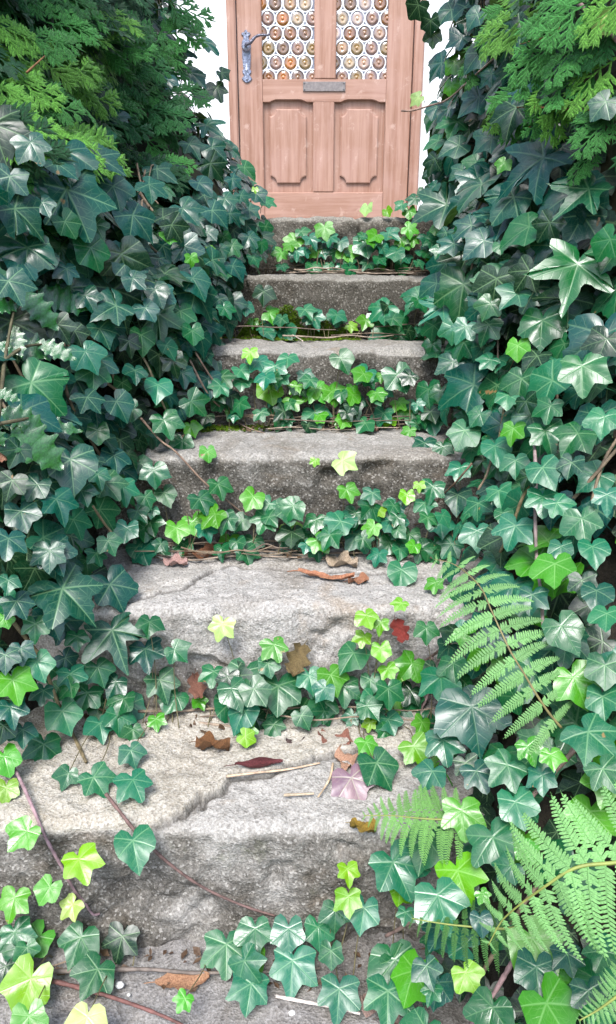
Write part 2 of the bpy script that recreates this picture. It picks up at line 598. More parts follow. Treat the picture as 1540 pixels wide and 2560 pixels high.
def build_step(i):
    y0, z0 = NY[i], NZ[i]
    yb = (NY[i - 1] + 0.05) if i else 2.46
    zb = (NZ[i + 1] - 0.04) if i < 8 else -0.02
    res = 0.0028 if i in (4, 5) else (0.0045 if 2 <= i <= 6 else 0.008)
    xs = np.arange(SX0, SX1, res)
    prof = []
    r = 0.016
    for y in np.arange(yb, y0 + r, -res):
        prof.append((y, z0, 0, 1))
    for a in np.linspace(0, math.pi / 2, 5):
        prof.append((y0 + r - math.sin(a) * r, z0 - r + math.cos(a) * r, -math.sin(a), math.cos(a)))
    zz = np.arange(z0 - r, zb, -res)
    for z in zz[1:]:
        f = (z0 - z) / (z0 - zb)
        prof.append((y0 - 0.030 * f * f, z, -1, 0.1))
    prof = np.array(prof)
    s = np.concatenate([[0], np.cumsum(np.hypot(np.diff(prof[:, 0]), np.diff(prof[:, 1])))])
    X, S = np.meshgrid(xs, s)
    Y = np.repeat(prof[:, 0:1], len(xs), 1); Z = np.repeat(prof[:, 1:2], len(xs), 1)
    ny = np.repeat(prof[:, 2:3], len(xs), 1); nz = np.repeat(prof[:, 3:4], len(xs), 1)
    d = 0.010 * fbm(X * 7 + 3 * i, S * 7, 10 + i, 4) + 0.006 * fbm(X * 45, S * 45 + i, 40 + i, 3)
    steep = np.abs(ny)
    d += steep * 0.010 * fbm(X * 16, S * 16, 70 + i, 4)
    # pits in the riser
    pit = fbm(X * 11 + 5, S * 14, 90 + i, 3)
    d -= steep * 0.016 * np.clip((pit - 0.28) * 4, 0, 1)
    # wavering front edge, broken corners
    wob = 0.010 * fbm(X * 4.2, X * 0 + i, 120 + i, 4)
    Y = Y + wob * np.clip(1 - (Y - y0) / 0.16, 0, 1)
    chip = fbm(X * 18, X * 0 + 2 * i, 150 + i, 3)
    near = np.exp(-((Y - y0) ** 2 + (Z - z0) ** 2) / 0.016 ** 2)
    d -= near * 0.012 * np.clip((chip - 0.1) * 3, 0, 1)
    layer = np.zeros_like(X); crack = np.zeros_like(X)
    if i in FLAKE:
        fx, fy = FLAKE[i]
        ln = np.concatenate([[0], np.cumsum(np.hypot(np.diff(fx), np.diff(fy)))])
        q = np.arange(0, ln[-1], 0.0045)
        lx = np.interp(q, ln, fx) + 0.016 * fbm(q * 34, q * 0 + 3, 170 + i, 4)
        ly = np.interp(q, ln, fy) + 0.014 * fbm(q * 30, q * 0 + 9, 180 + i, 4)
        lx = np.maximum.accumulate(lx) + np.arange(len(lx)) * 1e-6
        dist = np.full(X.shape, 9.0)
        for a0, b0, a1, b1 in zip(lx[:-1], ly[:-1], lx[1:], ly[1:]):
            ex, ey = a1 - a0, b1 - b0
            u = np.clip(((X - a0) * ex + (Y - b0) * ey) / (ex * ex + ey * ey + 1e-12), 0, 1)
            dist = np.minimum(dist, np.hypot(X - a0 - u * ex, Y - b0 - u * ey))
        dist *= np.where(Y > np.interp(X, lx, ly), 1, -1)
        layer = np.clip(dist / 0.0028 + 0.5, 0, 1) * (nz > 0.5)
        th = (0.009 if i == 5 else 0.0025)
        fade = np.clip((0.35 + 0.6 * fbm(X * 6, S * 6, 210, 2) + (0.6 if i == 5 else 0.3)), 0.15, 1)
        d += layer * th * fade
        crack = np.exp(-((dist + 0.0025) / 0.0032) ** 2) * (nz > 0.5) * np.clip(0.95 + 0.8 * fbm(X * 20, S * 3, 230 + i, 2), 0, 1)
        d -= crack * 0.006
        if i == 4:
            layer *= 0.25
    if i == 0:                                      # the kerb is cracked through
        crack = np.exp(-((X - 0.135 - 0.02 * fbm(S * 30, S * 0, 5, 2)) / 0.004) ** 2)
        d -= crack * 0.008
    Y2 = Y + ny * d; Z2 = Z + nz * d
    nvx = len(xs)
    V = np.stack([X, Y2, Z2], -1).reshape(-1, 3)
    a = (np.arange(len(s) - 1)[:, None] * nvx + np.arange(nvx - 1)[None, :]).ravel()
    F = np.stack([a, a + nvx, a + nvx + 1, a + 1], 1)
    me = bpy.data.meshes.new('step')
    me.vertices.add(len(V)); me.vertices.foreach_set('co', V.astype(np.float32).ravel() - np.tile(np.array([0, 0.6, 0], np.float32), len(V)))
    me.loops.add(F.size); me.loops.foreach_set('vertex_index', F.astype(np.int32).ravel())
    me.polygons.add(len(F)); me.polygons.foreach_set('loop_start', np.arange(0, F.size, 4, dtype=np.int32))
    me.update(calc_edges=True)
    me.polygons.foreach_set('use_smooth', np.ones(len(F), bool))
    bleach = np.full_like(X, {4: 0.22, 5: 0.07, 3: 0.03}.get(i, 0.0)) * (0.6 + 0.8 * np.clip(fbm(X * 5, S * 5, 300 + i, 3) + 0.5, 0, 1))
    for nm2, arr in (('layer', layer), ('crack', crack), ('bleach', bleach), ('tread', np.clip((nz - 0.3) / 0.5, 0, 1))):
        at = me.attributes.new(nm2, 'FLOAT', 'POINT')
        at.data.foreach_set('value', arr.astype(np.float32).ravel())
    me.materials.append(M['concrete'])
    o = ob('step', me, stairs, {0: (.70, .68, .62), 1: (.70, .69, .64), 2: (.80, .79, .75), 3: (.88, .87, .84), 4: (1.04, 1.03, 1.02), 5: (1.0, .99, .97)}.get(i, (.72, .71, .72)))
    if i in STEP_LABEL:
        o['label'] = STEP_LABEL[i]
    return o
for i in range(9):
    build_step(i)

# ------------------------------------------------------------------ house wall and door
ox0, _ = on_door(564, 0)
ox1, _ = on_door(1067, 0)
DTOP = LAND_Z + 2.12
V = [(-6, 4.19, LAND_Z - 0.3), (ox0 + 0.012, 4.19, LAND_Z - 0.3), (ox0 + 0.012, 4.19, DTOP), (ox1 - 0.012, 4.19, DTOP), (ox1 - 0.012, 4.19, LAND_Z - 0.3),
     (6, 4.19, LAND_Z - 0.3), (6, 4.19, 5.2), (-6, 4.19, 5.2)]
V = [(a, 4.225, c) for a, b, c in V]
V += [(a, 4.55, c) for a, b, c in V]
F = [(0, 1, 2, 7), (2, 3, 6, 7), (3, 4, 5, 6), (8, 15, 10, 9), (10, 15, 14, 11), (11, 14, 13, 12)]
for k in range(8):
    F.append((k, k + 8, (k + 1) % 8 + 8, (k + 1) % 8))
wall = ob('house_wall', me_from('house_wall', V, F, M['plaster'], False))
tag(wall, 'white rendered house wall around the wooden door', 'wall')

door = thing('wooden_door', ((ox0 + ox1) / 2, DOOR_Y, LAND_Z), 'weathered pink-brown wooden door with two bullseye glass windows and panels', 'door')
DO = Vector(door.location)

def bevel_box(name, x0, x1, z0, z1, yf, yb, m, parent=door, bev=0.004):
    c = Vector(((x0 + x1) / 2, yf, (z0 + z1) / 2))
    w_, h_ = (x1 - x0) / 2, (z1 - z0) / 2
    V = []
    for (dy, k) in ((bev, 0), (0, bev)):
        for sx, sz in ((-1, -1), (1, -1), (1, 1), (-1, 1)):
            V.append((sx * (w_ - k), dy, sz * (h_ - k)))
    for sx, sz in ((-1, -1), (1, -1), (1, 1), (-1, 1)):
        V.append((sx * w_, yb - yf, sz * h_))
    F = [(4, 5, 6, 7)]
    for k in range(4):
        j = (k + 1) % 4
        F.append((k, j, 4 + j, 4 + k))
        F.append((8 + k, 8 + j, j, k))
    F.append((11, 10, 9, 8))
    o = bpy.data.objects.new(name, me_from(name, V, F, m, False))
    link(o, parent)
    base = Vector(parent.location) if parent is door else Vector(parent.location) + DO
    o.location = c - base
    return o

def poly_prism(name, pts, yf, depth, m, parent=door, bev=0.005, rise=0.0):
    """outline in door-plane (x,z); front face shrunk by bev towards its centre"""
    cx = sum(p[0] for p in pts) / len(pts); cz = sum(p[1] for p in pts) / len(pts)
    n = len(pts)
    out = [(x - cx, depth, z - cz) for x, z in pts]
    mid = [(x - cx, 0.002, z - cz) for x, z in pts]
    fr = []
    for k in range(n):
        a = Vector(pts[k - 1]); b = Vector(pts[k]); c = Vector(pts[(k + 1) % n])
        e1 = (b - a).normalized(); e2 = (c - b).normalized()
        nn = Vector((-(e1.y + e2.y), e1.x + e2.x))
        if nn.length < 1e-6:
            nn = Vector((-e1.y, e1.x))
        nn.normalize()
        q = b + nn * bev
        fr.append((q.x - cx, -0.0 - rise, q.y - cz))
    V = out + mid + fr
    F = []
    for k in range(n):
        j = (k + 1) % n
        F.append((k, j, n + j, n + k))
        F.append((n + k, n + j, 2 * n + j, 2 * n + k))
    F.append(tuple(2 * n + k for k in range(n)))
    o = bpy.data.objects.new(name, me_from(name, V, F, m, False))
    link(o, parent)
    base = Vector(parent.location) + (DO if parent is not door else Vector())
    o.location = Vector((cx, yf, cz)) - base
    return o

dx = lambda px, py: on_door(px, py)[0]
dz = lambda py: on_door(770, py)[1]
Xf0, Xf1 = ox0, ox1
XL0, XL1 = dx(592, 100), dx(1035, 100)        # leaf edges
gL0, gL1 = dx(654, 100), dx(786, 100)
gR0, gR1 = dx(841, 100), dx(970, 100)
zG = dz(195.5); zR = dz(251); zP = dz(480)
Yf, Yl = DOOR_Y, DOOR_Y + 0.018
GT = LAND_Z + 1.86
bevel_box('door_frame', Xf0, XL0 - 0.004, LAND_Z, DTOP + 0.05, Yf, 4.32, M['woodv'], bev=0.008)
bevel_box('door_frame', XL1 + 0.004, Xf1, LAND_Z, DTOP + 0.05, Yf, 4.32, M['woodv'], bev=0.008)
bevel_box('door_frame', XL0 - 0.004, XL1 + 0.004, DTOP - 0.03, DTOP + 0.049, Yf + 0.001, 4.32, M['woodh'], bev=0.008)
bevel_box('stile', XL0, gL0, LAND_Z + 0.01, DTOP - 0.034, Yl, 4.275, M['woodv'])
bevel_box('stile', gR1, XL1, LAND_Z + 0.01, DTOP - 0.034, Yl, 4.275, M['woodv'])
bevel_box('mullion', gL1, gR0, zG + 0.0015, GT, Yl, 4.275, M['woodv'])
bevel_box('mullion', gL1 - 0.006, gR0 - 0.006, zP + 0.0015, zR - 0.0015, Yl + 0.001, 4.275, M['woodv'])
bevel_box('rail', gL0, gR1, GT + 0.001, DTOP - 0.034, Yl + 0.0015, 4.275, M['woodh'])
bevel_box('rail', gL0, gR1, LAND_Z + 0.01, zP, Yl + 0.0015, 4.275, M['woodh'])
# lock rail with a cusped lower edge over each panel
pl = [(gL0, zR), (gL0, zG)]
def cusp(x0, x1):
    w_ = x1 - x0
    return [(x0, zR - 0.004), (x0 + 0.13 * w_, zR - 0.004), (x0 + 0.2 * w_, zR + 0.004), (x0 + 0.26 * w_, zR + 0.008),
            (x1 - 0.26 * w_, zR + 0.008), (x1 - 0.2 * w_, zR + 0.004), (x1 - 0.13 * w_, zR - 0.004), (x1, zR - 0.004)]
pts = cusp(gL0 + 0.0005, gL1 - 0.006) + cusp(gR0 - 0.006, gR1 - 0.0005) + [(gR1, zG), (gL0, zG)]
poly_prism('rail', pts, Yl + 0.0012, 0.05, M['woodh'], bev=0.002)

for (x0, x1) in ((gL0, gL1 - 0.006), (gR0 - 0.006, gR1)):
    p = bevel_box('panel', x0 - 0.004, x1 + 0.004, zP - 0.004, zR + 0.012, Yl + 0.026, 4.268, M['woodv'], bev=0.001)
    wx = x1 - x0
    fx0, fx1 = x0 + wx * 0.125, x1 - wx * 0.135
    fz0, fz1 = dz(456), dz(270)
    rr = 0.034
    pts = []
    for (cx, cz, a0) in ((fx0, fz0, 90), (fx1, fz0, 180), (fx1, fz1, 270), (fx0, fz1, 0)):
        for k in range(7):
            a = R(a0 - 90 * k / 6)
            pts.append((cx + math.cos(a) * rr, cz + math.sin(a) * rr))
        # small shoulder on each side of the scooped corner is kept by the arc ends
    poly_prism('raised_field', pts, Yl + 0.012, 0.0135, M['woodv'], parent=p, bev=0.006)

# leaded bullseye windows
def lathe(prof, seg, flip=False):
    V = [(0, prof[0][1], 0)]
    for r, y in prof[1:]:
        for k in range(seg):
            a = 2 * math.pi * k / seg
            V.append((r * math.cos(a), y, r * math.sin(a)))
    F = [(0, 1 + k, 1 + (k + 1) % seg) for k in range(seg)]
    for i in range(len(prof) - 2):
        for k in range(seg):
            a = 1 + i * seg + k; b = 1 + i * seg + (k + 1) % seg
            F.append((a, a + seg, b + seg, b))
    return V, F
PIT = 0.0745
RD = PIT * 0.455
DV, DF = lathe([(0, -0.008), (0.0035, -0.0072), (0.006, -0.003), (0.010, -0.0012), (0.014, -0.0035), (0.019, -0.0045), (0.026, -0.0025), (RD - 0.001, 0.0015), (RD + 0.002, 0.003)], 24)
disc_me = me_from('glass_disc', DV, DF, M['glass'])
ring_me = None
def ring_mesh(r, w_, t):
    V, F = [], []
    seg = 28
    for k in range(seg):
        a = 2 * math.pi * k / seg
        for (rr, y) in ((r - w_, 0.001), (r - w_ * 0.4, -t), (r + w_ * 0.4, -t), (r + w_, 0.001)):
            V.append((rr * math.cos(a), y, rr * math.sin(a)))
    for k in range(seg):
        j = (k + 1) % seg
        for q in range(3):
            F.append((k * 4 + q, j * 4 + q, j * 4 + q + 1, k * 4 + q + 1))
    return me_from('lead_ring', V, F, M['lead'])
ring_me = ring_mesh(PIT * 0.480, PIT * 0.046, 0.004)
GCOL = [(0.20, 0.085, 0.022), (0.13, 0.065, 0.03), (0.14, 0.105, 0.05), (0.15, 0.10, 0.085), (0.22, 0.095, 0.025), (0.10, 0.065, 0.045), (0.19, 0.13, 0.08)]
PCOL = [(0.24, 0.21, 0.21), (0.32, 0.29, 0.30), (0.20, 0.15, 0.13), (0.22, 0.19, 0.15)]
YG = Yl + 0.022
for pi, (x0, x1) in enumerate(((gL0, gL1), (gR0, gR1))):
    pane = bevel_box('window_pane', x0 - 0.004, x1 + 0.004, zG - 0.004, GT + 0.004, YG + 0.004, 4.262, M['pane'], bev=0.0005)
    pane.color = (0.20, 0.21, 0.27, 1)
    row = 0
    z = zG + 0.012
    pb = Vector(pane.location) + DO
    while z < GT:
        off = 0.42 * PIT if row % 2 == 0 else -0.08 * PIT
        x = x0 + off
        while x < x1 + 0.3 * PIT:
            if x0 - 0.3 * PIT < x < x1 + 0.42 * PIT:
                hgt = (z - zG) / 0.36
                pal = PCOL if random.random() < (0.12 + 0.5 * min(1, hgt)) * (1.2 if pi else 0.45) else GCOL
                c = random.choice(pal)
                o = ob('glass_disc', disc_me, pane, c)
                jx, jz = random.uniform(-.0012, .0012), random.uniform(-.0012, .0012)
                o.location = Vector((x + jx, YG, z + jz)) - pb
                o.scale = (random.uniform(0.96, 1.03),) * 3
                o.rotation_euler = (R(random.uniform(-5, 5)), random.uniform(0, 6.28), R(random.uniform(-5, 5)))
                o = ob('lead_ring', ring_me, pane, (0.86, 0.87, 0.90))  # near-white colour holds the glare on the lead
                o.location = Vector((x, YG + 0.001, z)) - pb
            x += PIT
        z += PIT * 0.866
        row += 1

# letter plate
px0, px1 = dx(757.5, 214), dx(864, 214)
pz0, pz1 = dz(227), dz(202.5)
lp = bevel_box('letter_plate', px0, px1, pz0, pz1, Yl - 0.006, Yl + 0.002, M['plate'], bev=0.0015)
lp.color = (0.20, 0.175, 0.165, 1)
sv, sf = lathe([(0, -0.002), (0.003, -0.0018), (0.0042, 0.0)], 10)
screw_me = me_from('screw', sv, sf, M['plate'])
for sx in (-1, 1):
    for sz in (-1, 1):
        s = ob('screw', screw_me, lp, (0.10, 0.10, 0.10))
        s.location = (sx * ((px1 - px0) / 2 - 0.008), -0.0005, sz * ((pz1 - pz0) / 2 - 0.008))

# wrought handle plate (mirrored outline), knob, lever
hx = dx(615.5, 140)
hz0, hz1 = dz(206), dz(72)
H = hz1 - hz0
half = [(0.000, 0.0), (0.010, 0.012), (0.023, 0.060), (0.026, 0.085), (0.017, 0.13), (0.0135, 0.155), (0.021, 0.185), (0.0225, 0.225), (0.017, 0.26), (0.019, 0.35),
        (0.0215, 0.50), (0.0205, 0.62), (0.0235, 0.70), (0.020, 0.78), (0.014, 0.83), (0.013, 0.87), (0.0235, 0.915), (0.020, 0.945), (0.008, 0.955), (0.0065, 0.985), (0.0, 1.0)]
pts = [(hx + a, hz0 + b * H) for a, b in half] + [(hx - a, hz0 + b * H) for a, b in half[-2:0:-1]]
hp = poly_prism('handle_plate', pts, Yl - 0.007, 0.008, M['iron'], bev=0.003)
hp.color = (0.20, 0.22, 0.29, 1)
hb = Vector(hp.location) + DO
zk = hz0 + 0.66 * H
kv, kf = lathe([(0, -0.030), (0.010, -0.029), (0.017, -0.024), (0.020, -0.015), (0.017, -0.007), (0.019, -0.003), (0.022, 0.001)], 18)
k = ob('handle_boss', me_from('handle_boss', kv, kf, M['iron']), hp, (0.26, 0.29, 0.37))
k.location = Vector((hx, Yl - 0.007, zk)) - hb
LV = catmull([Vector((hx, Yl - 0.030, zk + 0.004)), Vector((hx + 0.004, Yl - 0.062, zk + 0.002)), Vector((hx + 0.024, Yl - 0.070, zk + 0.006)), Vector((hx + 0.048, Yl - 0.068, zk + 0.030)),
              Vector((hx + 0.075, Yl - 0.068, zk + 0.040)), Vector((hx + 0.110, Yl - 0.066, zk + 0.040)), Vector((hx + 0.122, Yl - 0.064, zk + 0.048))], 5)
vv, ff = tube([p - hb for p in LV], 0.0085, 0.0055, 8, knob=0.22)
ob('lever', me_from('lever', vv, ff, M['iron']), hp, (0.10, 0.10, 0.13))
kv, kf = lathe([(0, -0.004), (0.0035, -0.003), (0.0045, 0.0)], 8)
for (a, b) in ((0, 0.93), (0, 0.06)):
    s = ob('screw', me_from('screw', kv, kf, M['iron']), hp, (0.12, 0.12, 0.15))
    s.location = Vector((hx + a, Yl - 0.0075, hz0 + b * H)) - hb
# keyhole cover
kc = poly_prism('keyhole_cover', [(hx - 0.006, hz0 + 0.24 * H), (hx, hz0 + 0.225 * H), (hx + 0.006, hz0 + 0.24 * H), (hx + 0.0045, hz0 + 0.37 * H), (hx - 0.0045, hz0 + 0.37 * H)], Yl - 0.0125, 0.006, M['iron'], parent=hp, bev=0.002)
kc.color = (0.55, 0.58, 0.66, 1)

#PLANTS
# ------------------------------------------------------------------ leaf shapes
OUT = {
 'five': [(0, 1.0), (9, .88), (19, .72), (28, .63), (37, .68), (47, .81), (54, .87), (62, .79), (74, .65), (84, .58), (97, .60), (109, .67), (118, .67), (131, .60), (147, .50), (163, .36), (180, .13)],
 'three': [(0, 1.0), (9, .87), (20, .74), (31, .66), (42, .68), (54, .82), (61, .89), (69, .82), (84, .68), (105, .61), (125, .60), (145, .53), (162, .38), (180, .13)],
 'star': [(0, 1.16), (7, .90), (16, .64), (27, .49), (38, .56), (51, .84), (59, 1.0), (66, .86), (80, .55), (96, .46), (111, .60), (121, .66), (136, .50), (158, .36), (180, .11)],
 'young': [(0, .88), (13, .76), (28, .66), (42, .70), (55, .76), (66, .70), (84, .58), (105, .58), (128, .62), (148, .56), (164, .36), (180, .12)],
 'spade': [(0, 1.0), (12, .83), (25, .72), (40, .67), (54, .70), (68, .66), (95, .60), (122, .62), (148, .52), (164, .34), (180, .11)],
}
VEIN = (0, 54, 112, -54, -112)

def leaf_geom(kind, seed, petiole=True, rings=(0.5, 1.0), fine=False):
    rd = random.Random(seed)
    half = OUT[kind]
    if fine:
        P_ = [Vector((a, r * 100, 0)) for a, r in half]
        half = [(q.x, q.y / 100) for q in catmull(P_, 2)]
    asym = rd.uniform(-0.10, 0.10)
    pts = []
    jit = [rd.uniform(-0.05, 0.05) for _ in range(80)]
    k = 0
    for a, r in half:
        pts.append((a + (0 if a in (0, 180) else rd.uniform(-3, 3)), r * (1 + jit[k] + asym * math.sin(R(a)))))
        k += 1
    for a, r in half[-2:0:-1]:
        pts.append((-(a + rd.uniform(-3, 3)), r * (1 + jit[k] - asym * math.sin(R(a)))))
        k += 1
    fold = rd.uniform(0.02, 0.32)
    droop = rd.uniform(0.10, 0.38)
    twist = rd.uniform(-0.14, 0.14)
    curl = rd.uniform(-0.05, 0.22)
    wavy = rd.uniform(0.0, 0.07)
    xs = [r * math.sin(R(a)) for a, r in pts]
    ys = [-r * math.cos(R(a)) for a, r in pts]
    ext = 0.5 * ((max(xs) - min(xs)) + (max(ys) - min(ys)))
    V = [(0.0, 0.0, 0.0)]
    UV = [(0.5, 0.5)]
    n = len(pts)
    for f in rings:
        for (a, r) in pts:
            x, y = f * r * math.sin(R(a)), -f * r * math.cos(R(a))
            dv = min(abs(((a - v + 180) % 360) - 180) for v in VEIN)
            bul = 0.10 * f * r * min(1.0, dv / 27) * (1.2 - 0.8 * f)
            rr = f * r
            z = fold * abs(x) * (1 - 0.5 * rr) + bul + wavy * rr * rr * math.sin(R(a) * 5 + seed) - droop * rr * rr * 0.55 + twist * x * y - curl * max(0, -y) ** 2
            V.append((x / ext, y / ext, z / ext))
            UV.append((0.5 + 0.4 * x, 0.5 + 0.4 * y))
    F = [(0, 1 + k, 1 + (k + 1) % n) for k in range(n)]
    for i in range(len(rings) - 1):
        for k in range(n):
            a = 1 + i * n + k; b = 1 + i * n + (k + 1) % n
            F.append((a, a + n, b + n, b))
    F = [t[::-1] for t in F]
    fm = [0] * len(F)
    if petiole:
        sx = rd.uniform(-0.15, 0.15)
        P = [Vector((0, 0, -0.005)), Vector((sx * 0.4, 0.12, -0.13)), Vector((sx, 0.24, -0.42)), Vector((sx * 1.2, 0.22, -0.75))]
        nf = len(F)
        tube(P, 0.018, 0.022, 4, V, F)
        fm += [1] * (len(F) - nf)
        UV += [(0.5, 0.5)] * (len(V) - len(UV))
    return V, F, fm, UV
def normals_up(V, F, fm):
    a, b, c = (Vector(V[i]) for i in F[0][:3])
    if (b - a).cross(c - a).z < 0:
        F = [t[::-1] if m == 0 else t for t, m in zip(F, fm)]
    return F
LEAF = {}
NV = 6
for kname in OUT:
    LEAF[kname] = []
    LEAF[kname + '_big'] = []
    for q in range(NV):
        V, F, fm, UV = leaf_geom(kname, sum(map(ord, kname)) * 10 + q)
        F = normals_up(V, F, fm)
        LEAF[kname].append(me_from('ivy_leaf_' + kname, V, F, [M['ivy'], M['petiole']], True, fm, UV))
        V, F, fm, UV = leaf_geom(kname, sum(map(ord, kname)) * 10 + q + 50, True, (0.34, 0.68, 1.0), True)
        F = normals_up(V, F, fm)
        LEAF[kname + '_big'].append(me_from('ivy_leaf_' + kname, V, F, [M['ivy'], M['petiole']], True, fm, UV))

TONE = {'B': (0.003, 0.058, 0.042), 'D': (0.003, 0.030, 0.012), 'M': (0.006, 0.090, 0.030), 'P': (0.010, 0.118, 0.060),  # P: the mid green with leaf sheen put into its colour
        'L': (0.048, 0.235, 0.011), 'Y': (0.115, 0.310, 0.005), 'K': (0.26, 0.39, 0.12)}

def tone_col(t):
    c = TONE[t]
    v = random.uniform(0.78, 1.22)
    return (c[0] * v * random.uniform(0.8, 1.25), c[1] * v, c[2] * v * random.uniform(0.8, 1.25))

def leaf_matrix(pos, nrm, tip, size):
    nrm = nrm.normalized()
    tip = tip - nrm * tip.dot(nrm)
    if tip.length < 1e-4:
        tip = nrm.orthogonal()
    tip.normalize()
    y = -tip
    x = y.cross(nrm)
    m = Matrix(((x.x, y.x, nrm.x, pos.x), (x.y, y.y, nrm.y, pos.y), (x.z, y.z, nrm.z, pos.z), (0, 0, 0, 1)))
    return m @ Matrix.Scale(size, 4)

def pick_shape(size, tone):
    if tone in 'YLK' and size < 0.07:
        return random.choice(['young', 'five', 'five', 'three'])
    if size > 0.085:
        return random.choice(['three', 'three', 'five', 'three', 'star'])
    return random.choice(['five', 'five', 'five', 'three', 'three', 'spade', 'young'])

# ------------------------------------------------------------------ ivy plants (things)
IVY_LABELS = {
 'bank_handle_upper': 'big-leaved dark ivy on the bank with the holly, under the conifer hedge',
 'bank_handle_mid': 'dark ivy draped down the bank with the holly beside the middle steps',
 'bank_handle_low': 'ivy spilling off the holly bank beside the cracked lower steps',
 'edge_handle': 'ivy climbing the conifer hedge end on the door handle side',
 'bank_fern_upper': 'large-leaved blue-green ivy on the bank above the ferns',
 'bank_fern_mid': 'small-leaved pale-veined ivy covering the middle of the fern bank',
 'bank_fern_low': 'ivy growing around the ferns beside the lowest steps',
 'edge_fern': 'dense ivy climbing the hedge end opposite the door handle',
 's0': 'row of ivy along the kerb just below the door',
 's1': 'sparse ivy on the mossy step, second below the door',
 's2': 'ivy clump on the riser of the third step below the door',
 's3': 'ivy row at the foot of the fourth step riser below the door',
 's4': 'ivy cluster at the foot of the pale cracked step',
 's5': 'scattered ivy at the foot of the step with broken mortar layer',
}
PLANT = {}
def plant(key):
    if key in PLANT:
        return PLANT[key]
    if key.startswith('s'):
        i = int(key[1:])
        loc = (0.05, NY[i] - 0.06, NZ[i + 1])
    else:
        sx = -1 if 'handle' in key else 1
        Y = {'upper': 1.6, 'mid': 1.25, 'low': 0.8}.get(key.split('_')[-1], 2.2)
        loc = (surf(sx, Y, stair_line(Y)) + sx * 0.05, Y, stair_line(Y) - 0.05)
    PLANT[key] = thing('ivy_plant', loc, IVY_LABELS[key], 'ivy', 'ivy over the stairs and banks')
    PLANT[key]['n'] = 0
    return PLANT[key]

def bank_key(side, Y, z):
    s = 'handle' if side < 0 else 'fern'
    if Y > (2.02 if side < 0 else 1.78) and z > stair_line(Y) + 0.10:
        return 'edge_' + s
    if z > 1.30:
        return 'bank_%s_upper' % s
    if z > (0.98 if side < 0 else 0.95):
        return 'bank_%s_mid' % s
    return 'bank_%s_low' % s

COUNT = {}
STUFF = {}
def add_leaf(key, pos, nrm, tip, size, tone, shape=None, individual=True, color=None):
    p = plant(key)
    shape = shape or pick_shape(size, tone)
    q = random.randrange(NV)
    c = color or tone_col(tone)
    m = leaf_matrix(pos, nrm, tip, size)
    if individual and COUNT.get(key, 0) < 290:
        COUNT[key] = COUNT.get(key, 0) + 1
        return ob('leaf', LEAF[shape + ('_big' if size > 0.075 else '')][q], p, c, local(p, m))
    STUFF.setdefault(key, []).append((shape, q, local(p, m)))

